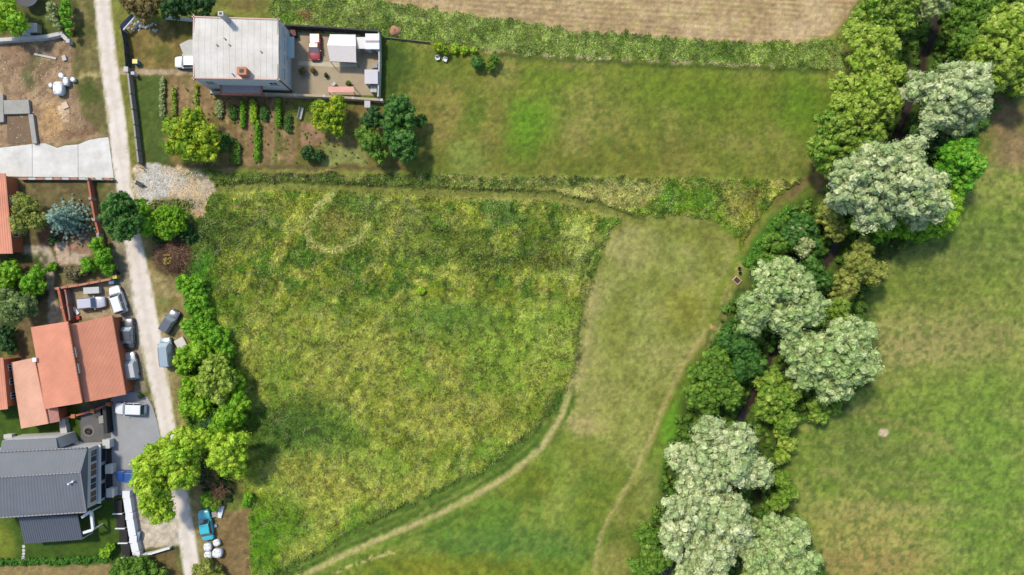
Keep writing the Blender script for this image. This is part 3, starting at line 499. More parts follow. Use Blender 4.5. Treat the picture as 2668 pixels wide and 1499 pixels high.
tree('tree', 'dark green tree in the shade above the widest silver-leaved tree', 'tree', [(2420,380,34,6),(2450,400,30,5),(2385,350,22,5)], 'deep', G_S, .5, .2)
tree('tree', 'bright lime green tree right of the widest silver-leaved tree', 'tree', [(2490,410,46,9),(2520,440,40,8),(2500,475,34,7),(2460,450,30,7)], 'vivid', G_S, .5, .25)
tree('tree', 'lime green crown showing under the lower edge of the widest silver-leaved tree', 'tree', [(2300,575,42,7),(2350,580,40,7),(2250,580,32,6),(2400,600,30,5),(2280,605,26,5)], 'orchid', G_S, .5, .22)
tree('tree', 'yellowish lime tree at the lower right of the widest silver-leaved tree', 'tree', [(2450,570,42,7),(2470,530,30,7),(2430,600,24,5)], 'bright', G_S, .5, .22)
tree('tree', 'olive tree with open crown right of the stream, below the widest silver-leaved tree', 'tree', [(2230,690,42,8),(2275,710,36,7),(2200,740,34,7),(2190,770,26,6),(2240,650,30,7)], 'olive', G_S, .5, .25)
tree('tree', 'small yellowish green tree between two silver-leaved trees at mid right', 'tree', [(2185,800,28,7),(2170,830,18,6)], 'mid', G_S, .45, .18)
tree('shrub', 'dark green shrub right of the plot, below the brown path', 'shrub', [(2090,590,36,4.5),(2060,620,34,4.5),(2110,640,28,4)], 'dark', G_S, .5, .15)
tree('shrub', 'greyish green shrub with pale top in the thicket right of the plot', 'shrub', [(2095,640,26,5),(2075,600,22,4)], 'pale', G_S, .42, .12)
tree('shrub', 'mid green shrub against the slanting right end of the plot', 'shrub', [(2020,640,32,4),(2000,680,28,3.6),(2040,690,26,4)], 'wood', G_S, .45, .12)
tree('shrub', 'dark green shrub just above the silver-leaved tree by the plot', 'shrub', [(2110,700,34,4.5),(2140,730,26,4)], 'dark', G_S, .45, .12)
tree('shrub', 'olive shrub below the lime crowns in the middle of the thicket', 'shrub', [(2160,560,36,5),(2180,600,28,5)], 'olive', G_S, .45, .15)
tree('tree', 'green tree left of the stream beside the footpath', 'tree', [(1850,980,50,7),(1880,1020,44,7),(1830,1030,38,6),(1870,940,34,6),(1850,1060,26,5)], 'wood', G_S, .5, .22)
tree('tree', 'dark green tree left of the stream below the silver-leaved tree by the plot', 'tree', [(1930,900,46,6.5),(1900,880,34,5.5),(1960,950,36,6),(1920,960,34,6)], 'dark', G_S, .5, .22)
tree('tree', 'green tree right of the stream above the tallest silver-leaved tree', 'tree', [(2020,1040,42,7),(2000,990,34,6),(2040,1090,34,6),(2060,1020,28,6),(1990,1070,26,5)], 'mid', G_S, .5, .22)
tree('shrub', 'low green shrub spreading under the silver-leaved tree by the open meadow', 'shrub', [(2130,1065,32,4),(2170,1060,24,3.5)], 'mid', G_S, .45, .12)
tree('shrub', 'yellow green shrub right of the tallest silver-leaved tree', 'shrub', [(2050,1160,24,4),(2035,1190,18,3.5),(2030,1130,18,4)], 'light', G_S, .42, .12)
tree('shrub', 'green shrub in the gap on the meadow side of the lower silver-leaved trees', 'shrub', [(2040,1250,24,4),(2055,1280,22,4),(2030,1310,22,4)], 'mid', G_S, .42, .12)
tree('shrub', 'bushy green shrub at the bottom, left of the whitest silver-leaved tree', 'shrub', [(1690,1400,34,4.5),(1710,1450,38,4.5),(1680,1480,34,4)], 'wood', G_S, .45, .15)
puff_field('undergrowth', 'dark green undergrowth on the banks of the stream', 'undergrowth', WOOD, 3600, .55, (.1, 1.3), (66,102,28), (108,136,44), 5)
puff_field('bank_weeds', 'bright nettles along the slanting right end of the plot', 'weeds', [(2040,530),(2075,545),(1975,700),(1925,695)], 260, .32, (.2,.5), (70,122,30), (104,150,44), 6)
puff_field('nettles', 'bright green nettles beside the brown brush pile', 'weeds', [(495,590),(545,640),(560,716),(480,716),(495,650)], 520, .17, (.08,.25), (64,124,26), (98,150,38), 8)
puff_field('hedge_weeds', 'leafy weeds at the upper edge of the plot', 'weeds', [(540,450),(1000,456),(1600,466),(2080,474),(2030,505),(1700,482),(1300,486),(900,474),(560,470)], 300, .2, (.08,.35), (76,108,36), (136,146,72), 9)
# hedge and trees between road and meadow
G_H = 'shrubs and trees between the road and the tall meadow'
tree('shrub', 'bright green shrub just below the lower left corner of the plot', 'shrub', [(505,750,34,2.6),(515,790,36,2.8),(480,735,20,2),(530,830,30,2.6)], 'hedge', G_H, .45, .12)
tree('shrub', 'bright green shrub beside the dark grey car', 'shrub', [(530,870,36,3),(570,880,34,3),(500,850,24,2.6),(590,915,26,2.8)], 'hedge', G_H, .45, .12)
tree('shrub', 'yellow green shrub leaning over the pale blue van', 'shrub', [(490,925,34,3.4),(520,915,30,3.4),(478,955,22,3)], 'bright', G_H, .48, .12)
tree('tree', 'pale round tree in the middle of the roadside hedge', 'tree', [(562,960,38,6),(545,1000,34,6),(590,990,30,5.5),(570,1030,24,5)], 'light', G_H, .42, .18, lobes_per=7)
tree('shrub', 'green shrub left of and below the pale round tree', 'shrub', [(505,1000,28,3),(500,1060,28,3),(530,1060,30,3.4),(490,1035,22,2.8)], 'bright', G_H, .45, .12)
tree('tree', 'green tree on the meadow side of the hedge above the big lime tree', 'tree', [(600,1080,38,5),(580,1110,30,4.6),(625,1050,24,4.6),(610,1000,30,4)], 'orchid', G_H, .45, .16)
tree('shrub', 'dark green shrub in the gap above the big lime tree', 'shrub', [(560,1100,30,3),(545,1140,30,3)], 'deep', G_H, .45, .12)
tree('tree', 'big lime green tree overhanging the road and the grey forecourt', 'tree', [(420,1200,58,9),(400,1260,52,9),(460,1180,48,9),(505,1160,36,8),(400,1310,38,8),(425,1335,28,7),(480,1230,40,8),(385,1215,36,8),(535,1150,26,7)], 'lime', G_H, .55, .35)
tree('tree', 'lime green tree on the meadow side, right of the big lime tree', 'tree', [(590,1165,42,8),(615,1150,26,7.5),(600,1205,34,7),(570,1190,28,7),(625,1230,18,5)], 'lime', G_H, .5, .25)
tree('shrub', 'green shrub above the turquoise car', 'shrub', [(540,1300,20,2),(560,1315,14,1.6)], 'hedge', G_H, .35, .08)
tree('shrub', 'small pointed green shrub at the edge of the tall meadow', 'shrub', [(648,1295,14,1.8),(643,1312,11,1.5)], 'hedge', G_H, .32, .08)
tree('shrub', 'olive shrub at the bottom edge right of the road', 'shrub', [(540,1485,30,2.6),(565,1500,24,2.2)], 'olive', G_H, .42, .1)
tree('shrub', 'dark and lime shrub at the bottom edge left of the road', 'shrub', [(330,1478,34,3),(370,1490,38,3.2),(400,1500,24,2.6)], 'wood', G_H, .45, .12)
puff_field('hedge_undergrowth', 'low leafy growth filling the roadside hedge', 'undergrowth', [(475,720),(550,722),(560,830),(610,900),(625,1000),(640,1110),(640,1240),(560,1290),(520,1200),(480,1090),(470,960),(500,880)], 900, .45, (.1, 1.2), (62,106,22), (92,132,34), 15)
# plot tree
tree('tree', 'bright green leafy tree at the left end of the plot', 'tree', [(425,560,26,3.8),(455,565,28,3.8),(415,590,26,3.4),(470,585,22,3.2),(440,595,34,3.6)], 'orchid', None, .3, .14, lobes_per=6)
tree('shrub', 'dark lower shrub behind the bright tree at the left end of the plot', 'shrub', [(480,600,22,1.9),(420,615,22,1.8),(495,620,16,1.4)], 'deep', None, .3, .1)
# gardens
G_G = 'trees and shrubs in the gardens left of the plot'
tree('tree', 'yellow and green tree in the vegetable garden of the white house', 'tree', [(505,310,30,5),(450,330,24,4.2),(480,350,38,5),(540,360,36,5),(500,385,40,5),(455,385,22,4),(545,395,30,4.4)], 'yellow', G_G, .5, .2)
tree('shrub', 'dark green shrub right of the yellow and green tree', 'shrub', [(580,375,18,2),(590,360,14,2)], 'dark', G_G, .35, .08)
tree('tree', 'bright yellow green tree under the yard wall of the white house', 'tree', [(835,290,30,4.5),(865,305,34,4.6),(885,275,20,4),(880,340,20,3.6),(830,320,18,3.6)], 'yellow', G_G, .42, .16)
tree('tree', 'dark green tree directly right of the yard, tallest of the garden group', 'tree', [(1035,290,38,6),(1020,330,28,5),(1060,310,26,5)], 'dark', G_G, .45, .2)
tree('tree', 'dark green round tree at the lower right of the garden group', 'tree', [(1045,375,38,6),(1060,400,26,5),(1020,360,20,5)], 'dark', G_G, .45, .2)
tree('tree', 'olive green tree left of the dark round tree', 'tree', [(965,370,32,5),(955,345,22,4.5),(985,400,20,4)], 'wood', G_G, .42, .18)
tree('tree', 'small bluish dark tree touching the yard corner', 'tree', [(972,305,24,4.5),(955,320,16,4)], 'deep', G_G, .4, .16)
tree('shrub', 'small round dark shrub standing alone right of the garden group', 'shrub', [(1095,316,18,2.6)], 'dark', G_G, .35, .08)
tree('shrub', 'dark green shrub at the lower garden edge above the plot', 'shrub', [(805,400,24,2),(830,405,18,1.8)], 'deep', G_G, .35, .08)
puff_field('gravel_weeds', 'low straggly weeds between the gravel patch and the bright green tree', 'weeds', [(372,520),(500,515),(510,545),(470,560),(380,555)], 200, .16, (.05,.2), (120,128,66), (156,158,96), 43)
tree('tree', 'large dark green tree hanging over the road left of the plot', 'tree', [(320,540,40,6.5),(300,570,32,6),(340,580,34,6.5),(320,605,28,5.5),(290,540,22,5)], 'dark', G_G, .45, .25)
tree('tree', 'lighter green tree between the dark road tree and the plot', 'tree', [(368,545,22,4.6),(375,580,22,4.4),(385,600,16,3.8)], 'hedge', G_G, .42, .15)
tree('tree', 'olive yellow tree at the wall of the upper red-roofed house', 'tree', [(75,545,32,5),(55,580,26,4.6),(95,575,26,4.6),(60,520,20,4)], 'olive', G_G, .42, .16)
tree('tree', 'bright green tree in the top left corner', 'tree', [(20,30,36,5),(45,60,26,4.6),(10,65,24,4.4)], 'bright', G_G, .45, .18)
tree('shrub', 'pale green upright shrub in the top left garden', 'shrub', [(135,20,15,2),(140,50,13,1.8),(152,70,11,1.6)], 'pale', G_G, .35, .08)
tree('hedge', 'dark green hedge at the right side of the top left garden', 'hedge', [(170,10,15,2.4),(170,35,15,2.4),(176,60,13,2.2),(180,85,10,2)], 'hedge', G_G, .35, .08)
tree('tree', 'brownish green tree at the top edge left of the white house', 'tree', [(350,20,26,4.5),(385,25,30,4.8),(400,5,26,4.6),(335,5,22,4)], 'brown', G_G, .42, .16)
tree('tree', 'dark green conifer-like tree at the top edge above the white house', 'tree', [(460,15,32,5),(500,10,30,5),(540,15,24,4.6),(435,25,20,4)], 'deep', G_G, .42, .16)
tree('shrub', 'dark green bush at the far left below the upper red-roofed house', 'shrub', [(25,710,32,3.4),(15,745,26,3)], 'orchid', G_G, .42, .1)
tree('shrub', 'mid green bush beside the garden path at the left', 'shrub', [(85,740,28,3.4),(100,715,20,3),(75,770,22,3)], 'hedge', G_G, .42, .1)
tree('tree', 'greyish green round tree near the left edge above the lower red-roofed house', 'tree', [(45,800,38,5),(30,780,28,4.6),(75,790,24,4.6)], ((92,112,56),(122,140,76)), G_G, .45, .18)
tree('shrub', 'dark bush at the left edge under the round greyish tree', 'shrub', [(15,870,24,2.6),(25,900,20,2.4)], 'deep', G_G, .4, .1)
tree('shrub', 'green bushes by the brick fence above the parked white car', 'shrub', [(255,640,20,2.6),(270,670,24,2.8),(235,690,22,2.4),(280,695,18,2.4)], 'hedge', G_G, .4, .1)
tree('shrub', 'greyish dry bush above the tile-capped wall', 'shrub', [(190,712,22,1.8),(215,705,16,1.6)], ((112,104,70),(136,126,88)), G_G, .35, .08)
tree('shrub', 'small dark shrub on the pale garden slab', 'shrub', [(141,625,13,1.6)], 'deep', G_G, .3, .06)
tree('shrub', 'small green shrub at the lower end of the pale garden slab', 'shrub', [(136,695,12,1.2)], 'hedge', G_G, .28, .06)
tree('shrub', 'bright green shrub at the lawn corner by the white retaining wall', 'shrub', [(275,1440,16,1.8),(290,1425,12,1.4)], 'bright', G_G, .3, .06)
tree('shrub', 'yellow green shrub behind the white garden chair at the meadow edge', 'shrub', [(1142,122,15,1.8),(1160,132,12,1.6)], 'yellow', G_G, .3, .06)
tree('shrub', 'lime green creeper row right of the yellow green shrub', 'shrub', [(1185,128,12,1),(1210,131,12,1),(1235,132,8,.9)], 'lime', G_G, .28, .05)
tree('shrub', 'round green shrub at the upper meadow edge, left of two', 'shrub', [(1243,163,19,2)], 'dark', G_G, .35, .06)
tree('shrub', 'loose green shrub at the upper meadow edge, right of two', 'shrub', [(1287,155,14,1.8),(1280,175,12,1.6)], 'wood', G_G, .32, .06)
tree('shrub', 'tiny lime shrub in the tall meadow just below the plot', 'shrub', [(1098,758,11,1.2)], 'lime', G_G, .26, .05)
# crop rows: each row of plants is a thing
def row(label, X, y0, y1, w, h, pal, kind='crop_row'):
    SEED[0] += 7; p = at(X, (y0+y1)/2); root = props(empty(kind, p), label, 'plants', 'rows of plants in the vegetable garden'); n = max(2, int((y1-y0)/8)); lobes = []
    for i in range(n):
        q = at(X+R(-1.5, 1.5), y0+(y1-y0)*(i+.5)/n, h*.5); lobes.append((q.x-p.x, q.y-p.y, h*.5, w/S*.5, w/S*.6, h*.5))
    crown_mesh(lobes, .2, *PAL[pal], SEED[0], root, 'foliage', dens=.8); b = MB()
    for l in lobes: b.tube((l[0], l[1], 0), (l[0], l[1], h*.6), .02, .01, 5)
    b.build('stems', M_BARK, root)['kind'] = 'stuff'
for a in [('pale leafy row beside the grass strip, leftmost of the rows', 424,205,305,11,.6,'pale'), ('thin light green row between two soil strips, second from the left', 453,230,300,9,.6,'light'),
          ('short light green clump row below the house porch', 572,268,300,16,.7,'pale'), ('dark low plant clump right of the porch clump', 609,282,304,20,.7,'dark'), ('narrow green row on bare soil left of the yellow row', 634,266,330,9,.9,'hedge'),
          ('bright yellow green row in the middle of the bare soil', 661,266,318,15,.9,'lime'), ('long dark green row running down to the plot fence', 671,320,416,12,.8,'hedge'), ('round bluish green plant clump right of the yellow row', 690,284,308,19,.7,'dark'),
          ('green row at the right edge of the bare soil', 726,262,328,11,.9,'hedge'), ('short bluish green row right of the bare soil', 751,303,342,15,.7,'dark'), ('oval green clump at the lower end of the garden', 614,376,420,18,.8,'wood'), ('thin green row on the soil next to the yellow and green tree', 512,222,275,8,.5,'light')]: row(*a)

puff_field('garden_weeds', 'scattered vegetables and weeds on the bare garden soil', 'weeds', [(430,205),(560,215),(770,262),(960,270),(1000,430),(610,428),(440,420)], 260, .15, (.05,.25), (84,118,36), (140,158,64), 41)

# blue spruce
def spruce(label, X, Y, rad, h):
    c = at(X, Y, h*.4); root = empty('blue_spruce', (c.x, c.y, 0), 0, label, 'tree'); P = []; U = []; Rr = []; r = np.random.default_rng(77)
    for k in range(9):
        t = k/9; z = h*(.12+.86*t); rr = rad/S*(1-t)**.8; nb = int(11*(1-t))+4
        for i in range(nb):
            a = 2*math.pi*(i+r.uniform(-.2, .2))/nb+k; L = rr*r.uniform(.8, 1.1)
            for q in np.linspace(.25, 1, 5): P.append((math.cos(a)*L*q, math.sin(a)*L*q, z-.35*q*L*.5)); U.append((math.cos(a)*.4, math.sin(a)*.4, .9)); Rr.append(.26*(1.25-.5*q))
    V, C = puffs_geo(np.array(P), np.array(Rr), np.array(U), *PAL['blue'], 78); np_mesh('crown', V, np.arange(len(V)).reshape(-1, 3), M_LEAF, root, C)
    MB().tube((0, 0, 0), (0, 0, h*.97), .16, .02, 8).build('trunk', M_BARK, root)
spruce('blue-grey spruce in the brown garden of the upper red-roofed house', 168, 570, 66, 6.5)
# bare tree
def bare_tree(label, X, Y, rad, h):
    c = at(X, Y, h*.5); root = empty('bare_tree', (c.x, c.y, 0), 0, label, 'tree'); b = MB(); tw = MB(); rr = random.Random(5)
    def br(p, d, l, r, k):
        q = p+d*l; (b if k < 2 else tw).tube(p, q, r, r*.65, 5 if k < 3 else 3)
        if k >= 5: return
        for _ in range(3 if k < 4 else 2):
            nd = (d+Vector((rr.gauss(0, .55), rr.gauss(0, .55), rr.gauss(.02, .25)))).normalized(); br(q, nd, l*rr.uniform(.62, .85), r*.6, k+1)
    for i in range(5): a = i*1.26; br(Vector((0, 0, .4)), Vector((math.cos(a)*.8, math.sin(a)*.8, .8)).normalized(), h*.30, .11, 0)
    b.tube((0, 0, -.1), (0, 0, .5), .22, .18, 8); b.build('trunk', M_BARK, root, smooth=True); tw.build('branches', M_TWIG, root)
bare_tree('leafless brown tree in the shade right of the big lime tree', 562, 1255, 55, 5)
puff_field('ivy', 'dark green scrub under the leafless tree', 'undergrowth', [(520,1200),(605,1210),(612,1290),(590,1325),(540,1310),(518,1260)], 210, .4, (.1,.9), (38,62,28), (58,84,36), 35)
# brush pile on the plot
def brush_pile(label, X, Y, rx, ry, h):
    c = at(X, Y); root = empty('brush_pile', c, 0, label, 'brush pile'); r = random.Random(9); V, F = sphere_geo((0, 0, 0), rx/S*.85, ry/S*.85, h*.75, 4)
    np_mesh('heap', V, F, mat('brush_litter', (84, 62, 46), .95, .3, 4), root); bs = [MB(), MB(), MB()]
    for i in range(2300):
        a = r.uniform(0, 6.28); q = r.random()**.55; x = math.cos(a)*q*rx/S; y = math.sin(a)*q*ry/S; z = h*math.sqrt(max(0, 1-q*q))*r.uniform(.7, 1.05)+.05
        b = a+r.gauss(0, 1.1); L = r.uniform(.25, .8); w = r.uniform(.008, .02); dz = r.gauss(0, .3)*L
        bs[r.choice((0, 0, 1, 2))].tube((x, y, max(z, .03)), (x+math.cos(b)*L, y+math.sin(b)*L, max(.03, z+dz)), w, w*.5, 3)
    for q, cc in zip(bs, ((140, 98, 70), (196, 160, 122), (92, 62, 46))):
        o = q.build('twigs', mat('twig_%d' % cc[0], cc, .95, .2, 2), root); o['kind'] = 'stuff'
    P = np.array([(R(-.9, .2), R(-1.2, .3), h*R(.8, 1)) for _ in range(26)]); V, C = puffs_geo(P, np.full(26, .16), np.tile((0, 0, 1.), (26, 1)), (176,154,60), (206,186,90), 3)
    np_mesh('dry_leaves', V, np.arange(len(V)).reshape(-1, 3), M_LEAF, root, C)['kind'] = 'stuff'
brush_pile('heap of brown cut brushwood at the lower left corner of the plot', 452, 668, 52, 48, 1.3)
# loose stones on the gravel
def stones(name, label, poly, n, s, cols, seed):
    r = np.random.default_rng(seed); P = np.array(poly, float); X = r.uniform(P[:, 0].min(), P[:, 0].max(), n*3); Y = r.uniform(P[:, 1].min(), P[:, 1].max(), n*3); k = sd_poly(X, Y, poly) < -2; X = X[k][:n]; Y = Y[k][:n]; n = len(X)
    base = np.array([(1,0,0),(0,1,0),(-1,0,0),(0,-1,0),(0,0,.8),(0,0,-.4)])*1.; F = np.array([(0,1,4),(1,2,4),(2,3,4),(3,0,4)])
    sc = s*r.uniform(.4, 1.5, (n, 1, 1)); V = base[None]*sc*r.uniform(.6, 1.2, (n, 6, 1)); a = r.uniform(0, 6, n); x = V[..., 0]*np.cos(a)[:, None]-V[..., 1]*np.sin(a)[:, None]; y = V[..., 0]*np.sin(a)[:, None]+V[..., 1]*np.cos(a)[:, None]
    V = np.stack([x+((X-1334)/S)[:, None], y+(-(Y-749.5)/S)[:, None], V[..., 2]+.03], -1); Fi = (np.arange(n)*6)[:, None, None]+F[None]
    C = np.array(cols, float)[r.integers(0, len(cols), n)]*r.uniform(.8, 1.1, (n, 1)); C = np.repeat(lin(C)*KALB, 6, 0)
    props(np_mesh(name, V.reshape(-1, 3), Fi.reshape(-1, 3), M_GROUND, tint=C), label, 'stones', kind='stuff')
stones('gravel_stones', 'white and tan rubble stones at the upper left end of the plot', GRAVEL, 4200, .055, [(232,230,224),(226,206,174),(216,180,130),(170,150,120),(240,238,232)], 21)
stones('rubble', 'loose clods and stones on the bare building lot', DIRT_LOT, 1500, .09, [(190,160,124),(150,120,90),(214,196,168)], 22)

# ------------------------------------------------------------------ buildings
def quad_window(root, p0, p1, z0, z1, out, frame=M_WPAINT, pane=M_PANE, name='window'):
    """p0,p1: world xy ends of the opening on the wall plane, out: unit outward vector"""
    a = Vector((p0[0], p0[1], 0)); b = Vector((p1[0], p1[1], 0)); o = Vector(out); t = .07
    def L(v): return local(root, [v])[0]
    def bx(mb, u0, u1, h0, h1, d0, d1):
        q = [a.lerp(b, u0)+o*d0, a.lerp(b, u1)+o*d0, a.lerp(b, u1)+o*d1, a.lerp(b, u0)+o*d1]
        if (q[1]-q[0]).cross(q[2]-q[1]).z < 0: q = q[::-1]
        mb.hexa([L(v+Vector((0, 0, h0))) for v in q], [L(v+Vector((0, 0, h1))) for v in q])
    w = (b-a).length; f = MB(); e = t/w
    bx(f, 0, 1, z0, z0+t, -.02, .06); bx(f, 0, 1, z1-t, z1, -.02, .06); bx(f, 0, e, z0+t, z1-t, -.02, .06); bx(f, 1-e, 1, z0+t, z1-t, -.02, .06); bx(f, .5-e/2, .5+e/2, z0+t, z1-t, -.02, .055)
    fr = f.build(name, frame, root)
    for u0, u1 in ((e, .5-e/2), (.5+e/2, 1-e)):
        g = MB(); bx(g, u0, u1, z0+t, z1-t, -.01, .02); g.build('pane', pane, fr)
    s = MB(); bx(s, -.03, 1.03, z0-.05, z0-.002, -.02, .14); s.build('sill', M_GREYC, fr)
def roof_quad(mb, q, th=.14):
    mb.hexa([v-Vector((0, 0, th)) for v in q], q); return mb
def corrugated(q, n, amp, th=.08):
    """q: four world corners a(b)->(c)d, ribs run from edge a-b to edge d-c"""
    a, b, c, d = q; m = MB(); N = n*4; vs = []
    for i in range(N+1):
        t = i/N; dz = Vector((0, 0, amp*(0, 1, 1, 0)[i % 4])); p0 = a.lerp(b, t)+dz; p1 = d.lerp(c, t)+dz; vs += [p0, p1, p0-Vector((0, 0, th)), p1-Vector((0, 0, th))]
    fs = []
    for i in range(N):
        o, w = 4*i, 4*i+4; fs += [(o, w, w+1, o+1), (o+3, w+3, w+2, o+2), (o, o+2, w+2, w), (o+1, w+1, w+3, o+3)]
    fs += [(0, 1, 3, 2), (4*N, 4*N+2, 4*N+3, 4*N+1)]; m.add(vs, fs); return m

# --- white house, top left
ZR = 6.0; TL, TR, BR, BL = at(503,42,ZR), at(727,49,ZR), at(727,210,ZR), at(503,206,ZR)
hc = (TL+TR+BR+BL)/4; wh = empty('white_house', (hc.x, hc.y, 0), 0, 'two-storey house with pale flat roof edged in pink, beside a walled yard', 'house')
def Lc(o, pts): return local(o, pts)
ins = [p+(hc-p)*.012 for p in (BL, BR, TR, TL)]; wl = [Vector((p.x, p.y, 0)) for p in ins]
MB().hexa(Lc(wh, wl), Lc(wh, [Vector((p.x, p.y, ZR-.2)) for p in ins])).build('wall', M_WHITE, wh)
mr_ = mat('pale_roof_sheet', (206, 198, 184), .7, .035, .45, .15, c2=(230, 224, 212)); mp = mat('pink_coping', (222, 178, 160), .7, .08, 1); ridge = .22
NP = 14
for s_ in (0, 1):
    for i in range(NP):
        t0, t1 = i/NP+.0008, (i+1)/NP-.0008; A, B = (TL, TR) if s_ == 0 else (BL, BR); Ml, Mr = (TL+BL)/2+Vector((0, 0, ridge)), (TR+BR)/2+Vector((0, 0, ridge))
        q = [A.lerp(B, t0), A.lerp(B, t1), Ml.lerp(Mr, t1), Ml.lerp(Mr, t0)]
        if s_ == 0: q = q[::-1]
        roof_quad(MB(), Lc(wh, [v+Vector((0, 0, .004*(i % 2))) for v in q])).build('roof_panel', mr_, wh)
for a, b in ((TL, TR), (TR, BR), (BR, BL), (BL, TL)):
    d = (b-a).normalized(); n = Vector((d.y, -d.x, 0))*-.18; mb = MB(); q = [a-d*.15+n*-.3, b+d*.15+n*-.3, b+d*.15-n*1.2, a-d*.15-n*1.2]
    c_ = sum(q, Vector())/4
    if (q[1]-q[0]).cross(q[2]-q[1]).z < 0: q = q[::-1]
    mb.hexa(Lc(wh, [v+Vector((0, 0, -.28)) for v in q]), Lc(wh, [v+Vector((0, 0, .12)) for v in q])).build('roof_edge', mp if a != TR else M_GREYC, wh)
for X, Y, w, hh, m_ in ((641,193,.68,1.4,mat('orange_brick', (204,138,104), .9, .2, 3, .4)), (595,54,.36,2.5,M_CONC)):
    p = at(X, Y, ZR); p = Lc(wh, [p])[0]; ch = MB().box(p.x-w, p.x+w*.8, p.y-w*.75, p.y+w*.75, ZR-.1, ZR+hh).build('chimney', m_, wh)
    MB().box(p.x-w-.06, p.x+w*.8+.06, p.y-w*.75-.06, p.y+w*.75+.06, ZR+hh+.002, ZR+hh+.1).build('chimney_cap', m_, ch)
    MB().box(p.x-w*.5, p.x+w*.3, p.y-w*.35, p.y+w*.35, ZR+hh+.102, ZR+hh+.2).build('flue', M_BLACK, ch)
for X, Y in ((588,103),(568,120),(600,119),(682,137),(608,195)):
    p = Lc(wh, [at(X, Y, ZR)])[0]; MB().lathe([(.09, ZR-.05), (.09, ZR+.42), (.13, ZR+.44), (.13, ZR+.5)], 10, (p.x, p.y)).build('vent_pipe', M_GREYC, wh)
e0, e1 = wl[1], wl[2]
for u0, u1, z0, z1 in ((.1,.26,3.6,5),(.36,.5,3.6,5),(.58,.74,3.6,5),(.8,.93,3.6,5),(.12,.28,.9,2.3),(.6,.76,.9,2.3)): quad_window(wh, e0.lerp(e1, u0), e0.lerp(e1, u1), z0, z1, (1, 0, 0), pane=mat('pale_blind', (206,222,228), .3, .05, 1))
s0, s1 = wl[0], wl[1]
for u0, u1 in ((.08,.18),(.84,.94)): quad_window(wh, s0.lerp(s1, u0), s0.lerp(s1, u1), 3.6, 4.9, (0, -1, 0))
q = [e0.lerp(e1, .5)+Vector((0, 0, 2.55)), e0.lerp(e1, .5)+Vector((1.1, 0, 2.3)), e0.lerp(e1, .86)+Vector((1.1, 0, 2.3)), e0.lerp(e1, .86)+Vector((0, 0, 2.55))]
roof_quad(MB(), Lc(wh, q), .06).build('awning', mat('pale_teal_awning', (168,190,188), .6, .05, 1), wh)
MB().hexa(Lc(wh, [e0+Vector((0,-.03,0)), e0+Vector((.14,-.03,0)), e0+Vector((.14,.12,0)), e0+Vector((0,.12,0))]), Lc(wh, [e0+Vector((0,-.03,5.7)), e0+Vector((.14,-.03,5.7)), e0+Vector((.14,.12,5.7)), e0+Vector((0,.12,5.7))])).build('downpipe', mat('maroon_paint', (120,60,60), .6, .1, 2), wh)
# porch roof on the garden side
pz = 2.9; pq = [at(576,246,pz), at(682,246,pz), at(681,221,pz), at(575,221,pz)]
roof_quad(MB(), Lc(wh, pq), .12).build('porch_roof', mat('lilac_grey_felt', (176,164,158), .9, .08, 2, .2), wh)
mpb = mat('red_brown_trim', (178,110,84), .8, .12, 2)
for a, b in ((pq[0], pq[1]), (pq[1], pq[2]), (pq[3], pq[0])):
    d = (b-a).normalized(); n = Vector((-d.y, d.x, 0))*.22; q = [a+n*.0-n*.6, b-n*.6, b+n*.4, a+n*.4]; MB().hexa(Lc(wh, [v-Vector((0,0,.16)) for v in q]), Lc(wh, [v+Vector((0,0,.1)) for v in q])).build('porch_trim', mpb, wh)
for p in (pq[0], pq[0].lerp(pq[1], .5), pq[1]): l = Lc(wh, [p])[0]; MB().box(l.x-.08, l.x+.08, l.y-.02, l.y+.14, 0, pz-.17).build('porch_post', mpb, wh)

# --- red-roofed houses
def salmon(n, c): return mat(n, c, .75, .13, .35, .35, bscale=9)
MR = salmon('salmon_tiles', (230,152,118)); MR2 = salmon('sunlit_peach_tiles', (238,180,148)); M_OR = mat('orange_render', (196,112,72), .85, .1, 1, .2)  # peach copy: sunny slope of the wing, its light painted as a lighter tone
def walls_under(root, quad, inset=.35, drop=.15, m=M_OR):
    c = sum(quad, Vector())/4; q = [p+(Vector((c.x, c.y, p.z))-p).normalized()*inset for p in quad]
    if (q[1]-q[0]).cross(q[2]-q[1]).z < 0: q = q[::-1]
    MB().hexa(Lc(root, [Vector((p.x, p.y, 0)) for p in q]), Lc(root, [p-Vector((0, 0, drop)) for p in q])).build('wall', m, root); return [Vector((p.x, p.y, 0)) for p in q]
A1, A2, A3, A4 = at(80,853,3.4), at(176,838,5.0), at(214,1050,5.0), at(118,1066,3.4)
B1, B2, B3, B4 = at(182,846,4.15), at(292,822,2.6), at(328,1028,2.6), at(221,1049,4.15)
C1, C2, C3, C4 = at(28,945,2.4), at(90,932,3.0), at(127,1104,3.0), at(55,1117,2.4)
D1, D2, D3 = at(118,1066,2.95), at(150,1061,2.3), at(156,1098,2.3)
rc = at(190,950,0); rh = empty('red_roofed_house', rc, 0, 'house with stepped salmon tile roof beside the row of parked cars', 'house')
for nm, q, m_, n in (('roof', [A4, A3, A2, A1], MR, 16), ('roof', [B4, B3, B2, B1], MR, 16), ('roof', [C4, C3, C2, C1], MR2, 11), ('roof', [C3-Vector((0,0,.02)), D3, D2, D1], salmon('shaded_pink_tiles', (232,164,144)), 5)):  # pinker copy: wing slope away from the sun, shade painted into the tiles
    corrugated(Lc(rh, q), n*2, .035, .12).build(nm, m_, rh)
    walls_under(rh, q[::-1] if False else q)
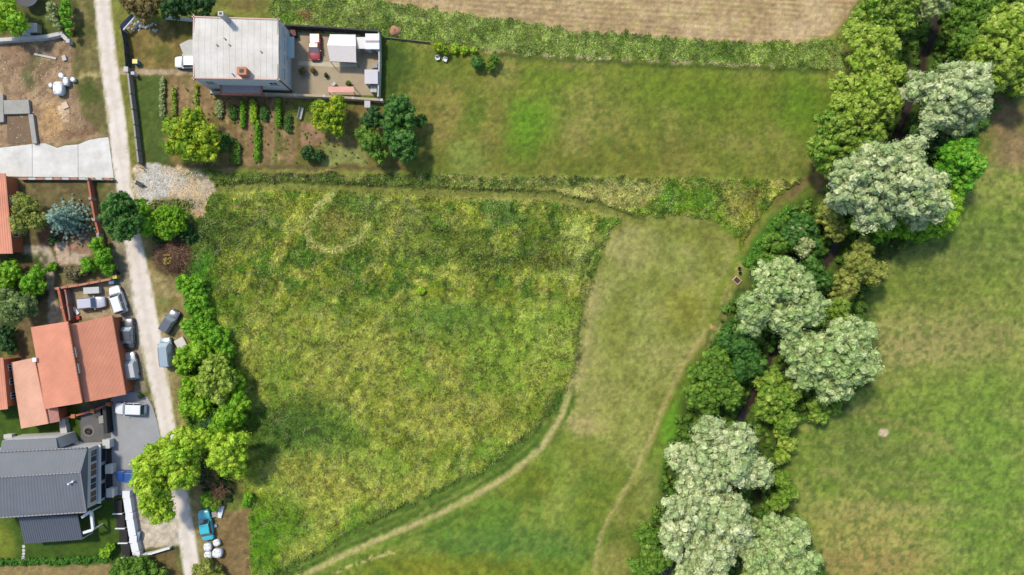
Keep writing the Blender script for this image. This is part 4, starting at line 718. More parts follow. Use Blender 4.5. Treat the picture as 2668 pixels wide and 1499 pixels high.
for a, b, w in ((A2, A3, .16), (C2, C3, .12)):
    d = (b-a).normalized(); k = MB()
    for i in range(26):
        p = Lc(rh, [a.lerp(b, i/26)])[0]; r_ = Lc(rh, [a.lerp(b, (i+.92)/26)])[0]; k.tube(p+Vector((0, 0, .03)), r_+Vector((0, 0, .05)), w*.9, w, 8)
    k.build('ridge_tile', MR, rh)
for a, b in ((B2, B3), (A4, A1)): l = Lc(rh, [a-Vector((0,0,.12)), b-Vector((0,0,.12))]); MB().tube(l[0], l[1], .08, .08, 8).build('gutter', mat('copper_gutter', (150,90,70), .5, .1, 2), rh)
p = Lc(rh, [at(95,937,3.4)])[0]; MB().box(p.x-.3, p.x+.3, p.y-.3, p.y+.3, 2.6, 3.9).build('chimney', M_WPAINT, rh)
for t in (.32, .52): q = A2.lerp(A3, t); q2 = A2.lerp(A3, t+.12); a = Lc(rh, [q+Vector((.02,0,-.45)), q2+Vector((.02,0,-.45)), q2+Vector((.3,0,-.5)), q+Vector((.3,0,-.5))]); MB().hexa(a[::-1], [v+Vector((0,0,.32)) for v in a[::-1]]).build('clerestory_window', M_GREYC, rh)
we = [Vector((p.x-.35, p.y, 0)) for p in (B3, B2)]
for u in (.12, .4, .68): quad_window(rh, we[0].lerp(we[1], u), we[0].lerp(we[1], u+.12), .9, 2.0, (1, .05, 0))
# upper left house
U = [at(-60,662,3.0), at(33,661,2.6), at(14,452,2.6), at(-60,452,3.4)]; uh = empty('red_roofed_house', at(0,560), 0, 'orange-walled house with salmon roof cut by the left edge, behind the olive tree', 'house')
corrugated(Lc(uh, U), 14, .035, .12).build('roof', MR, uh); uw = walls_under(uh, U)
for u0 in (.2, .62): quad_window(uh, uw[1].lerp(uw[2], u0) , uw[1].lerp(uw[2], u0+.13), .9, 2.1, (1, .05, 0))
V_ = [at(-60,1075,3.6), at(20,1066,3.6), at(8,932,3.6), at(-60,935,4.2)]; vh = empty('red_roofed_house', at(-10,1000), 0, 'sliver of salmon-roofed house at the left edge beside the stepped roof', 'house')
corrugated(Lc(vh, V_), 12, .035, .12).build('roof', MR, vh); vw = walls_under(vh, V_)
for u0 in (.15, .45, .75): quad_window(vh, vw[1].lerp(vw[2], u0), vw[1].lerp(vw[2], u0+.13), 1.2, 2.6, (1, .05, 0))

# --- grey house, lower left
MG = mat('grey_sheet_roof', (110,114,118), .6, .09, .4, .15); MGR = mat('grey_ridge', (140,138,142), .6, .06, 1); ZE = 5.0
gh_ = empty('grey_house', at(150,1250), 0, 'house with large grey sheet roof and white east front at the lower left', 'house')
R1, R2, R3, R4 = at(-60,1180,ZE), at(228,1166,ZE), at(226,1334,ZE), at(-60,1352,ZE); K1, K2 = at(-60,1247,ZE+.9), at(210,1231,ZE+.9)
def gadd(q, n, m_=MG, nm='roof', amp=.03): return corrugated(Lc(gh_, q), n, amp, .12).build(nm, m_, gh_)
gadd([R1+Vector((0,0,0)), R2, K2, K1][::-1], 34); gadd([K1, K2, R3, R4][::-1], 34)
roof_quad(MB(), Lc(gh_, [K2, at(226,1334,ZE), at(228,1166,ZE), K2+Vector((0,.01,0))])).build('roof_hip', MG, gh_)
N1, N2, N3, N4 = at(5,1148,4.4), at(146,1141,4.4), at(150,1170,4.9), at(0,1180,4.9); gadd([N4, N3, N2, N1], 18)
for a, b in ((K1, K2), (R1+Vector((0,0,.08)), R2+Vector((0,0,.08))), (R4+Vector((0,0,.08)), R3+Vector((0,0,.08))), (K2, R3+Vector((0,0,.06)))):
    k = MB()
    for i in range(30):
        l = Lc(gh_, [a.lerp(b, i/30), a.lerp(b, (i+.9)/30)]); k.tube(l[0]+Vector((0,0,.04)), l[1]+Vector((0,0,.06)), .12, .13, 6)
    k.build('ridge_cap', MGR, gh_)
iw = [p+Vector((dx, dy, 0)) for p, dx, dy in ((R4, 0, .3), (R3, -.25, .3), (R2, -.25, -.3), (R1, 0, -.3))]
MB().hexa(Lc(gh_, [Vector((p.x, p.y, 0)) for p in iw]), Lc(gh_, [p-Vector((0,0,.15)) for p in iw])).build('wall', M_WHITE, gh_)
n1 = [Vector((p.x, p.y, 0)) for p in (N4, N3, N2, N1)]; MB().hexa(Lc(gh_, n1), Lc(gh_, [v+Vector((0,0,4.2)) for v in n1])).build('wall', M_WHITE, gh_)
ge0, ge1 = Vector((iw[1].x, iw[1].y, 0)), Vector((iw[2].x, iw[2].y, 0)); MBR = mat('brown_panel', (122,100,80), .7, .1, 2)
for u0, u1, m_ in ((.06,.26,MBR),(.28,.48,M_PANE),(.50,.72,MBR),(.74,.95,M_PANE)): quad_window(gh_, ge0.lerp(ge1, u0), ge0.lerp(ge1, u1), 2.3, 3.9, (1, 0, 0), pane=m_)
for u0, u1 in ((.05,.3),(.36,.62),(.68,.94)): quad_window(gh_, ge0.lerp(ge1, u0), ge0.lerp(ge1, u1), .15, 1.75, (1, 0, 0), frame=M_BLACK, pane=M_PANE, name='terrace_door')
l = Lc(gh_, [ge0, ge1]); MB().box(l[0].x+.003, l[0].x+.5, l[0].y, l[1].y, 1.9, 2.12).build('balcony_slab', M_WPAINT, gh_)
MB().box(l[0].x+.003, l[0].x+1.0, l[0].y, l[1].y, .01, .12).build('terrace', mat('dark_paving', (60,60,62), .8, .1, 2), gh_)
l = Lc(gh_, [at(196,1252,ZE+.55)])[0]
b = MB(); b.tube(l, l+Vector((0,0,.7)), .14, .14, 10); b.build('flue_pipe', M_WPAINT, gh_); b = MB(); b.tube(l+Vector((-.6,-.35,0)), l+Vector((-.6,-.35,.7)), .14, .14, 10); b.build('flue_pipe', M_WPAINT, gh_); MB().tube(l+Vector((-.6,-.35,.45)), l+Vector((0,0,.45)), .07, .07, 6).build('pipe_bracket', M_WPAINT, gh_)
# covered terrace with ribbed roof
T1, T2, T3, T4 = at(48,1350,2.9), at(202,1342,2.9), at(215,1406,2.5), at(64,1417,2.5)
tc_ = empty('terrace_roof', at(150,1400), 0, 'dark grey ribbed terrace roof on the lawn side of the grey house', 'canopy')
corrugated(Lc(tc_, [T4, T3, T2, T1]), 26, .06, .06).build('roof', mat('dark_ribbed_sheet', (92,97,106), .5, .05, 1), tc_)
for p in (T3, T4, T3.lerp(T4, .5)): q = Lc(tc_, [p])[0]; MB().box(q.x-.06, q.x+.06, q.y+.1, q.y+.22, 0, p.z-.1).build('post', M_WPAINT, tc_)
fr = empty('pergola', at(245,1350), 0, 'white square frame at the corner of the terrace roof', 'pergola'); a_, b_, c_, d_ = [Lc(fr, [at(x, y, 2.4)])[0] for x, y in ((214,1348),(238,1332),(243,1380),(218,1388))]
for p, q in ((a_, b_), (b_, c_), (c_, d_)):
    MB().tube(p, q, .26, .26, 4).build('beam', M_WPAINT, fr)
for p in (b_, c_): MB().box(p.x-.1, p.x+.1, p.y-.1, p.y+.1, 0, 2.35).build('post', M_WPAINT, fr)

# ------------------------------------------------------------------ paved surfaces
def slab(name, P, z, m, cuts=None):
    o = MB().prism([tuple(at(*p))[:2] for p in P], -.15, z).build(name, m); o['kind'] = 'structure'; return o
MDR = mat('driveway_concrete', (208,202,188), .85, .06, .35, .2, bscale=8, c2=(240,236,228))
for P in ([(-60,392),(15,384),(84,376),(84,461),(60,461),(-60,458)],[(85,376),(118,374),(150,386),(168,380),(203,377),(204,462.5),(85,461.3)],[(204,377),(230,366),(262,360),(283,358),(291,420),(297,464),(205,462.5)]): slab('driveway', P, .05, MDR)
slab('forecourt', [(289,1042),(300,1030),(330,1020),(360,1024),(385,1036),(398,1060),(410,1100),(424,1170),(438,1240),(440,1290),(296,1290),(290,1160)], .05, mat('grey_pavers', (164,164,163), .85, .10, .5, .25, bscale=20))
slab('yard_paving', [(748,84),(990,92),(992,250),(762,246)], .04, mat('yard_stone', (178,160,128), .9, .12, .5, .25, bscale=6))
slab('yard_path', [(778,160),(880,163),(930,168),(932,174),(880,176),(776,170)], .06, mat('pale_strip', (206,194,166), .9, .08, 1, .2))
slab('patio', [(468,116),(492,104),(560,100),(560,148),(480,148)], .04, M_CONC)
slab('courtyard_paving', [(210,1072),(268,1066),(272,1155),(212,1158)], .04, mat('dark_courtyard', (104,102,100), .85, .12, .7, .2, bscale=10))
M_KERB = M_GREYC
def stepping(ps, w, label):
    for (X, Y), nth in zip(ps, ('nearest the terrace roof', 'second from the terrace roof', 'third from the terrace roof', 'nearest the clipped hedge')): p = at(X, Y); o = MB().lathe([(w, -.02), (w, .04), (w*.9, .06)], 9, (0, 0)).build('stepping_stone', M_CONC); o.location = p; props(o, label+', '+nth, 'stone', 'stepping stones on the lawn')
stepping([(62,1424),(62,1434),(62,1443),(61,1452)], .26, 'round pale stepping stone in the lawn')

# ------------------------------------------------------------------ walls and fences
def fence(name, label, pts, h, th, mp_, mpost, step=2.2, pw=.12, cat='fence', pn='fence_panel', ph=None, gap=.0):
    P = [at(*p) for p in pts]; root = empty(name, P[0], 0, label, cat); segs = []
    for a, b in zip(P[:-1], P[1:]):
        n = max(1, round((b-a).length/step))
        for i in range(n): segs.append((a.lerp(b, i/n), a.lerp(b, (i+1)/n)))
    for a, b in segs:
        d = (b-a).normalized(); w = Vector((-d.y, d.x, 0))*th/2; e = d*(pw/2+.002); q = [a+e+w, a+e-w, b-e-w, b-e+w]
        MB().hexa([v-P[0]+Vector((0, 0, gap)) for v in q], [v-P[0]+Vector((0, 0, h)) for v in q]).build(pn, mp_, root)
    for p in [s[0] for s in segs]+[segs[-1][1]]:
        l = p-P[0]; MB().box(l.x-pw/2, l.x+pw/2, l.y-pw/2, l.y+pw/2, -.05, (ph or h+.08)).build('post', mpost, root)
    return root
M_DG = mat('dark_fence', (86,84,82), .8, .15, 2); M_RC = mat('red_coping', (196,132,108), .8, .15, 1.5)
fence('fence', 'dark mesh fence in front of the white house, upper stretch by the road', [(328,80),(336,120),(341,178)], 1.5, .06, M_DG, M_BLACK, 2, .12)
fence('fence', 'pale weathered board fence between the road and the vegetable garden', [(344,196),(350,250),(360,330),(371,428)], 1.2, .26, mat('pale_board', (168,160,148), .9, .15, 3), M_WOOD, 2.2, .16)
fence('yard_wall', 'dark wall along the top of the walled yard', [(752,76),(860,82),(992,92)], 1.7, .22, mat('dark_wall', (62,62,60), .85, .15, 2), M_DG, 3, .24, 'wall', 'wall_section')
fence('yard_wall', 'white topped wall at the right side of the walled yard', [(992,94),(993,170),(990,258)], 1.6, .18, M_CONC, M_CONC, 3, .22, 'wall', 'wall_section')
fence('yard_wall', 'tan low wall along the bottom of the walled yard', [(560,246),(700,250),(850,256),(998,266)], 1.2, .35, mat('tan_wall', (188,170,142), .9, .1, 1, .2), M_CONC, 4, .36, 'wall', 'wall_section', 1.22)
fence('garden_wall', 'white wall left of the white house near the top edge', [(436,50),(505,56)], 1.0, .2, M_WPAINT, M_WPAINT, 3, .2, 'wall', 'wall_section')
fence('lot_wall', 'pale grey concrete wall along the top of the bare building lot', [(-30,112),(60,106),(130,101),(168,93),(186,112)], .9, .55, M_CONC, M_CONC, 2.5, .56, 'wall', 'wall_section', .91)
fence('brick_fence', 'terracotta fence with pillars right of the brown garden', [(240,470),(248,520),(258,575),(268,612)], 1.1, .28, M_BRICK, mat('grey_pillar', (176,160,148), .9, .1, 2), 2.6, .4, 'fence', 'fence_panel', 1.35)
fence('brick_fence', 'short terracotta fence stretch below the dark road tree', [(268,618),(276,650)], 1.1, .25, M_BRICK, M_GREYC, 2.6, .38, 'fence', 'fence_panel', 1.3)
dw = fence('driveway_wall', 'low wall with alternating red and pale caps below the concrete driveway', [(60,468),(300,470)], .7, .22, M_GREYC, M_GREYC, 1.3, .2, 'wall', 'wall_section')
P0 = dw.location
for i in range(11): a = at(62+i*21.5, 468)-P0; MB().box(a.x, a.x+.66*1.6, a.y-.16, a.y+.16, .705, .78).build('cap_stone', (M_RC, M_CONC)[i % 2], dw)
fence('tile_capped_wall', 'red tile-capped wall above the silver car in the parking yard', [(160,752),(215,744),(300,728)], 1.3, .3, M_RC, M_BRICK, 2, .34, 'wall', 'wall_section')
fence('tile_capped_wall', 'red tile-capped double wall left of the silver car running to the house', [(168,752),(178,800),(188,842)], 1.5, .34, M_BRICK, M_RC, 2, .42, 'wall', 'wall_section')
fence('tile_capped_wall', 'grey topped inner wall just right of the red double wall', [(184,757),(196,832)], 1.3, .22, mat('mauve_wall', (158,130,118), .9, .15, 1), M_BRICK, 2, .26, 'wall', 'wall_section')
fence('retaining_wall', 'white retaining wall beside the sandy bay, long stretch', [(338,1284),(346,1340),(356,1400),(364,1440)], 1.0, 1.1, M_WPAINT, M_WPAINT, 3.2, 1.11, 'wall', 'wall_section', 1.01)
fence('retaining_wall', 'thin white wall closing the bottom of the sandy bay', [(366,1444),(400,1438),(446,1424)], .8, .28, M_WPAINT, M_WPAINT, 2.5, .3, 'wall', 'wall_section', .82)
fence('court_wall', 'white low wall wedge between the salmon roof and the grey roof', [(172,1096),(178,1140)], .9, 1.0, mat('light_slab', (204,200,192), .8, .05, 1), M_CONC, 4, .9, 'wall', 'wall_section', .88)
fence('court_wall', 'white wall running beside the grey house into the dark courtyard', [(155,1160),(190,1148),(232,1158)], 1.0, .22, M_WPAINT, M_CONC, 3, .24, 'wall', 'wall_section')
fence('court_wall', 'black wall at the right side of the dark courtyard', [(287,1060),(292,1120)], 1.6, .5, M_BLACK, M_BLACK, 2.5, .5, 'wall', 'wall_section', 1.59)
fence('court_wall', 'terracotta garden wall under the bottom edge of the salmon roof', [(165,1090),(200,1082),(250,1068),(290,1052)], .8, .3, M_BRICK, mat('amber_pillar', (198,132,84), .85, .1, 1), 3, .6, 'wall', 'wall_section', .95)
fence('low_hedge_border', 'white picket border at the top meadow edge right of the yard', [(1000,100),(1060,106),(1120,113)], .5, .05, M_WOOD, M_WOOD, 1.6, .08)
# black planters between white fins beside the retaining wall
for i, (Y, lab) in enumerate(((1318,'topmost'),(1356,'second'),(1394,'third'),(1432,'lowest'))):
    X = 312+i*7; p = at(X, Y); r_ = empty('planter', p, 0, lab+' black planter between white fins left of the white retaining wall', 'planter', 'black planters along the retaining wall')
    MB().box(-.62, .62, -.95, .95, 0, .55).build('planter_box', M_BLACK, r_, .02); MB().box(-.5, .5, -.83, .83, .552, .57).build('soil', mat('dark_soil', (46,42,38), .95, .2, 3), r_)
    MB().box(-.75, .75, -1.13, -.96, 0, .72).build('fin', M_WPAINT, r_, .02)
for X, Y, lab in ((290,1152,'nearest the black courtyard wall'),(297,1217,'in the middle of the terrace front'),(300,1278,'at the head of the white retaining wall')):
    p = at(X, Y); r_ = empty('gate_pillar', p, 0, 'white square pillar '+lab, 'pillar', 'white pillars on the forecourt edge'); MB().box(-.5, .5, -.62, .62, 0, 1.3).build('pillar_shaft', M_WPAINT, r_, .02); MB().box(-.56, .56, -.68, .68, 1.302, 1.38).build('pillar_cap', M_CONC, r_, .02)
# hedge strip
puff_field('clipped_hedge', 'low clipped green hedge along the bottom of the lawn', 'hedge', [(-20,1454),(120,1452),(295,1446),(296,1466),(120,1474),(-20,1476)], 420, .24, (.2,.4), (62,112,28), (88,136,38), 61)
# unfinished foundation
fo = empty('foundation', at(50,320), 0, 'unfinished concrete foundation with a sunken bay on the bare building lot', 'foundation')
for P, h in (([(-40,248),(14,248),(16,320),(-40,325)],.5),([(15,264),(80,262),(84,298),(17,300)],.5),([(79,300),(92,300),(102,376),(90,376)],.5)):
    MB().prism([tuple(v)[:2] for v in Lc(fo, [at(*p) for p in P])], 0, h).build('foundation_slab', M_GREYC, fo, .02)
MB().prism([tuple(v)[:2] for v in Lc(fo, [at(*p) for p in [(18,302),(78,302),(88,374),(20,374)]])], 0, .03).build('bay_floor', mat('bay_soil', (128,104,78), .95, .15, 1), fo)

# ------------------------------------------------------------------ vehicles
CARC = 0
def car(name, label, X, Y, dx, dy, L, Wd, col, kind='hatch', glass=None):
    global CARC; CARC += 1
    p = at(X, Y, .7); rz = math.atan2(-dy, dx); root = empty(name, (p.x, p.y, 0), rz, label, 'van' if kind == 'van' else 'car', 'parked cars')
    body = mat('car_paint_%d' % CARC, col, .25, .03, 1, spec=.6); gl = glass or M_GLASS
    hl, hw = L/2, Wd/2; zr = {'hatch': 1.45, 'sedan': 1.4, 'suv': 1.65, 'van': 1.9, 'pickup': 1.45}[kind]; zb = {'van': 1.0, 'suv': .98}.get(kind, .88)
    xs = [-1,-.985,-.93,-.8,-.5,0,.35,.6,.8,.93,.985,1]; ws = [.58,.76,.89,.96,1,1,1,.98,.93,.82,.68,.52]
    zt = [.62,.8,.93,1,1.02,1.02,1.0,.95,.88,.8,.68,.52]
    if kind == 'sedan': zt[1:4] = [.78,.9,.95]
    vs = []; n = 10
    for x, w, t in zip(xs, ws, zt):
        T = zb*t; ring = [(-.82*w, .22), (-w, .32), (-1.0*w, T*.62), (-.95*w, T-.06), (-.7*w, T), (.7*w, T), (.95*w, T-.06), (1.0*w, T*.62), (w, .32), (.82*w, .22)]
        vs += [(x*hl, y*hw, z) for y, z in ring]
    fs = [(k*n+i, k*n+(i+1) % n, (k+1)*n+(i+1) % n, (k+1)*n+i) for k in range(len(xs)-1) for i in range(n)]; fs = [f[::-1] for f in fs]; fs += [tuple(range(n)), tuple(range((len(xs)-1)*n, len(xs)*n))[::-1]]
    MB().add(vs, [f[::-1] for f in fs]).build('body', body, root, .03, True)
    r0, r1, f1, f0 = {'hatch': (-.95,-.82,.16,.40), 'sedan': (-.68,-.46,.14,.40), 'suv': (-.96,-.88,.18,.42), 'van': (-.96,-.92,.42,.66), 'pickup': (-.25,-.15,.2,.45)}[kind]
    bw, tw = .92*hw, .78*hw; zc = zb*1.0
    bq = [(r0*hl, -bw, zc), (f0*hl, -bw, zc-.02), (f0*hl, bw, zc-.02), (r0*hl, bw, zc)]; tq = [(r1*hl, -tw, zr-.03), (f1*hl, -tw, zr-.03), (f1*hl, tw, zr-.03), (r1*hl, tw, zr-.03)]
    MB().hexa(bq, tq).build('cabin', body, root, .02)
    MB().hexa([(r1*hl-.02, -tw-.01, zr-.028), (f1*hl+.02, -tw-.01, zr-.028), (f1*hl+.02, tw+.01, zr-.028), (r1*hl-.02, tw+.01, zr-.028)], [(r1*hl+.06, -tw*.9, zr+.03), (f1*hl-.06, -tw*.9, zr+.03), (f1*hl-.06, tw*.9, zr+.03), (r1*hl+.06, tw*.9, zr+.03)]).build('roof', body, root, .02)
    def pane(nm, a, b, c, d, s0=.06, s1=.08):
        a, b, c, d = map(Vector, (a, b, c, d)); m = (a+b+c+d)/4; nn = (b-a).cross(d-a).normalized()
        if nn.dot(m-Vector((0, 0, .6))) < 0: nn = -nn
        q = [v+(m-v)*s1+nn*.010 for v in (a, b, c, d)]; i = [v-nn*.03 for v in q]; MB().hexa(i, q).build(nm, gl, root)
    pane('windscreen', bq[1], bq[2], tq[2], tq[1]); pane('rear_window', bq[3], bq[0], tq[0], tq[3])
    for s in (0, 1):
        B0, B1, T0, T1 = ((bq[0], bq[1], tq[0], tq[1]), (bq[3], bq[2], tq[3], tq[2]))[s]; Bm = Vector(B0).lerp(Vector(B1), .5); Tm = Vector(T0).lerp(Vector(T1), .5)
        pane('side_window', B0, Bm, Tm, T0); pane('side_window', Bm, B1, T1, Tm)
    for x in (-.62, .62):
        for y in (-1, 1):
            t = MB(); t.tube((x*hl, y*(hw-.22), .33), (x*hl, y*(hw-.005), .33), .33, .33, 18); w = t.build('wheel', M_TYRE, root, .03); r_ = MB(); r_.tube((x*hl, y*(hw-.004), .33), (x*hl, y*(hw+.012), .33), .2, .18, 12); r_.build('rim', M_RIM, w)
    mh = mat('headlight_lens', (226,228,232), .1, .02, 1, spec=.8); mt = mat('tail_lens', (150,24,20), .2, .05, 1)
    for y in (-1, 1):
        MB().box(hl*.93, hl*.965, y*hw*.60-.14, y*hw*.60+.14, zb*.58, zb*.74).build('headlight', mh, root, .02); MB().box(-hl*.985, -hl*.95, y*hw*.62-.12, y*hw*.62+.12, zb*.62, zb*.84).build('tail_light', mt, root, .02)
        MB().box(f0*hl-.28, f0*hl-.14, y*hw*1.0-.02 if y > 0 else y*hw-.16, y*hw+.16 if y > 0 else y*hw+.02, zb+.0, zb+.14).build('wing_mirror', body, root, .03)
    for x_ in (f0*hl+.06,): MB().box(x_, x_+.03, -hw*.72, hw*.72, zb*1.0, zb*1.025).build('wiper_cowl', M_BLACK, root)
    for sx in (-1, 1): MB().box(sx*hl*.975-.03, sx*hl*.975+.03, -.26, .26, .42, .53).build('number_plate', M_WPAINT, root)
    if kind == 'pickup': MB().box(-hl*.92, -hl*.30, -hw*.78, hw*.78, zb*.9, zb*1.03).build('cargo_cover', body, root, .02)
    if kind in ('suv', 'van'):
        for y in (-1, 1): MB().tube((r1*hl+.2, y*tw*.9, zr+.06), (f1*hl-.2, y*tw*.9, zr+.06), .02, .02, 5).build('roof_rail', M_BLACK, root)
    return root
M_SKYG = mat('painted_sky_glass', (150,166,170), .1, .05, 1, spec=.9)  # sky reflection painted into the glass as a paler base colour
car('parked_car', 'white car at the mouth of the parking yard, nose to the tile-capped wall', 307,781,-24,-72,4.3,1.85,(240,240,240),'suv')
car('parked_car', 'silver lavender car parked crosswise inside the parking yard', 238,790,1,-.1,4.2,1.8,(200,200,210),'hatch')
car('parked_car', 'black car beside the salmon roof, upper of the two in line', 333,868,-3,-80,4.8,1.9,(70,72,76),'sedan',M_SKYG)
car('parked_car', 'pale car behind the black car beside the salmon roof', 342,954,-13,-76,4.3,1.75,(206,202,200),'hatch',mat('bluish_glass',(170,196,208),.1,.05,1,spec=.9))
car('parked_car', 'dark grey car parked askew on the dry verge right of the road', 442,838,29,-48,3.9,1.75,(92,94,104),'hatch',M_SKYG)
car('parked_van', 'pale blue-grey van on the verge right of the road', 434,918,-7,-76,4.6,1.85,(160,174,182),'van',mat('pale_glass',(190,206,210),.1,.05,1,spec=.9))
car('parked_car', 'white car standing crosswise at the top of the grey forecourt', 339,1066,-80,-3,4.7,1.85,(242,242,242),'hatch')
car('parked_car', 'bright blue car half hidden under the big lime green tree', 337,1241,-70,0,4.1,1.75,(36,84,158),'hatch')
car('parked_car', 'turquoise sedan on the verge above the white bulk bags', 536,1369,-14,-80,4.7,1.85,(66,196,208),'sedan')
car('parked_car', 'dark red pickup-like car in the walled yard of the white house', 820,122,0,66,4.1,1.8,(176,64,62),'pickup',mat('pinkish_glass',(150,120,118),.1,.05,1,spec=.8))
car('parked_car', 'white car half hidden under the roof edge of the white house', 490,162,-1,0,4.2,1.8,(240,241,244),'hatch')

# ------------------------------------------------------------------ small things
def boxy(name, label, cat, X, Y, w, d, h, m, rz=0, group=None, lid=None, bevel=.03, lidname='lid', z=0):
    p = at(X, Y, z+h*.5); r_ = empty(name, (p.x, p.y, z), rz, label, cat, group); MB().box(-w/2, w/2, -d/2, d/2, 0, h).build('body', m, r_, bevel)
    if lid: MB().box(-w/2-.04, w/2+.04, -d/2-.04, d/2+.04, h+.002, h+.07).build(lidname, lid, r_, .02)
    return r_
def bulk_bag(label, X, Y, w, d, h, rz=0, group='white bulk bags'):
    p = at(X, Y, h*.6); r_ = empty('bulk_bag', (p.x, p.y, 0), rz, label, 'bag', group); vs = []; rr = random.Random(int(X)); N = 16
    for k, (s, z) in enumerate(((.86,0),(1,.25),(1.04,.6),(.98,.9),(.8,1.0),(.3,.93))):
        for i in range(N):
            a = 2*math.pi*i/N; c, s2 = math.cos(a), math.sin(a); e = (abs(c)**4+abs(s2)**4)**-.25; vs.append((c*e*w/2*s*rr.uniform(.96,1.04), s2*e*d/2*s*rr.uniform(.96,1.04), z*h))
    fs = [(k*N+i, k*N+(i+1) % N, (k+1)*N+(i+1) % N, (k+1)*N+i) for k in range(5) for i in range(N)]; fs.append(tuple(range(5*N, 6*N)))
    MB().add(vs, fs).build('sack', M_WPAINT, r_, 0, True)
    for sx in (-1, 1):
        for sy in (-1, 1): MB().tube((sx*w*.40, sy*d*.40, h*.9), (sx*w*.22, sy*d*.22, h*1.12), .03, .03, 5).build('lifting_loop', M_CONC, r_)
bulk_bag('white bulk bag directly behind the turquoise sedan, left of the upper pair', 542,1425,1.15,1.15,.9,.1); bulk_bag('greyish smaller bulk bag right of the upper pair', 565,1414,1.0,1.0,.7,.3)
bulk_bag('white bulk bag at the lower left of the group of four', 543,1447,1.1,1.2,.9,.05); bulk_bag('widest white bulk bag at the lower right of the group of four', 567,1441,1.4,1.3,1.0,-.1)
G_L = 'white bags on the bare building lot'
bulk_bag('largest white bulk bag on the bare building lot', 154,231,1.45,2.0,1.1,0,G_L); bulk_bag('white bag right above the largest one on the lot', 173,213,.8,1.3,.8,0,G_L); bulk_bag('slanting white bag topmost on the lot', 161,198,.7,.9,.7,.7,G_L); bulk_bag('small round white bag at the right of the lot', 191,208,.7,.7,.6,0,G_L); bulk_bag('small grey-white bag left of the largest one', 133,223,.6,.7,.5,0,G_L)
def plank(name, label, cat, X0, Y0, X1, Y1, w, h, m):
    a, b = at(X0, Y0), at(X1, Y1); c = (a+b)/2; r_ = MB().box(-(b-a).length/2, (b-a).length/2, -w/2, w/2, 0, h).build(name, m, None, .01); r_.location = c; r_.rotation_euler.z = math.atan2(b.y-a.y, b.x-a.x); props(r_, label, cat)
plank('concrete_beam', 'long pale beam lying slanted on the bare building lot', 'beam', 91,142,148,154,.3,.2,M_CONC)
boxy('concrete_block','pale block near the right edge of the bare building lot','block',168,152,.6,.8,.3,M_CONC,.3)
boxy('concrete_block','pale orange block lying in the lower middle of the lot','block',170,275,.9,1.0,.2,mat('peach_stone',(224,198,166),.9,.1,1),.4)
boxy('crate','beige crate behind the pale wall, left of the pair','crate',74,88,1.2,.9,.8,mat('beige_tarp',(188,176,152),.8,.1,1),0,'beige crates behind the lot wall',M_CONC); boxy('crate','taller beige crate behind the pale wall, right of the pair','crate',92,76,1.3,1.3,1.1,mat('beige_tarp',(188,176,152)),0,'beige crates behind the lot wall',M_CONC)
boxy('bin','small red and white bin at the right end of the lot wall','bin',183,83,.6,.6,.8,mat('red_plastic',(190,70,56),.5,.05,1),0,None,M_WPAINT)
# trampoline cut by the top edge
tr = empty('trampoline', at(80,-6,.8), 0, 'dark blue round trampoline cut by the top edge in the left garden', 'trampoline'); MB().lathe([(0.01,.80),(1.45,.80),(1.5,.84)],28).build('mat', M_BLACK, tr); rm_ = MB().lathe([(1.48,.78),(1.48,.88),(1.75,.86),(1.75,.78)],28); rm_.build('rim', mat('navy_pad',(48,56,86),.6,.05,1), tr)
for i in range(6): a = i*1.047; MB().tube((1.6*math.cos(a),1.6*math.sin(a),0),(1.6*math.cos(a),1.6*math.sin(a),.8),.03,.03,6).build('leg', M_RIM, tr)
# lean-to by the road, top
q = [at(312,66,1.6), at(342,36,1.6), at(350,44,1.3), at(320,78,1.3)]; lt = empty('lean_to', at(330,58), 0, 'small dark blue slanting roof panel with white edge by the road at the top', 'shelter')
roof_quad(MB(), Lc(lt, q[::-1])).build('roof', mat('navy_sheet',(44,54,78),.5,.05,1), lt)
for v in q: l = Lc(lt,[v])[0]; MB().tube((l.x,l.y,0),(l.x,l.y,v.z-.15),.05,.05,6).build('post', M_WPAINT, lt)
MB().tube(Lc(lt,[q[2]])[0]+Vector((.12,0,0)), Lc(lt,[q[3]])[0]+Vector((.12,0,0)), .12,.12,6).build('edge_trim', M_WPAINT, lt)
# pale stone heap
rs = random.Random(3); sp = empty('stone_heap', at(370,68), 0, 'long heap of pale rubble under the brownish tree at the top', 'stone heap')
for i in range(46):
    x = rs.gauss(0,1.1); y = rs.gauss(0,.33); s = rs.uniform(.14,.34); z = max(0,.28-abs(y)*.4-.06*abs(x)); o = MB().add([(s,0,0),(s*.3,s*.8,0),(-s*.8,s*.5,0),(-s*.7,-s*.6,0),(s*.4,-s*.8,0),(s*.5,0,s*.6),(-s*.3,s*.3,s*.7),(-s*.2,-s*.4,s*.6)],[(4,3,2,1,0),(0,1,5),(1,2,6,5),(2,3,7,6),(3,4,7),(4,0,5,7),(5,6,7)]).build('stone', M_CONC, sp); o.location=(x,y,z); o.rotation_euler.z=rs.uniform(0,6)
boxy('bin','blue and yellow lidded bin just inside the gate of the white house','bin',356,163,.7,.6,.9,mat('blue_bin',(70,150,200),.5,.05,1),0,None,mat('yellow_lid',(226,214,110),.5,.05,1))
boxy('mailbox_pillar','white small pillar with box beside the gate path','pillar',351,194,.45,.4,1.1,M_WPAINT,0,None,M_CONC)
boxy('gate_pillar','grey gate pillar at the start of the tan path','pillar',334,184,.6,.7,1.2,M_GREYC,0,None,M_CONC)
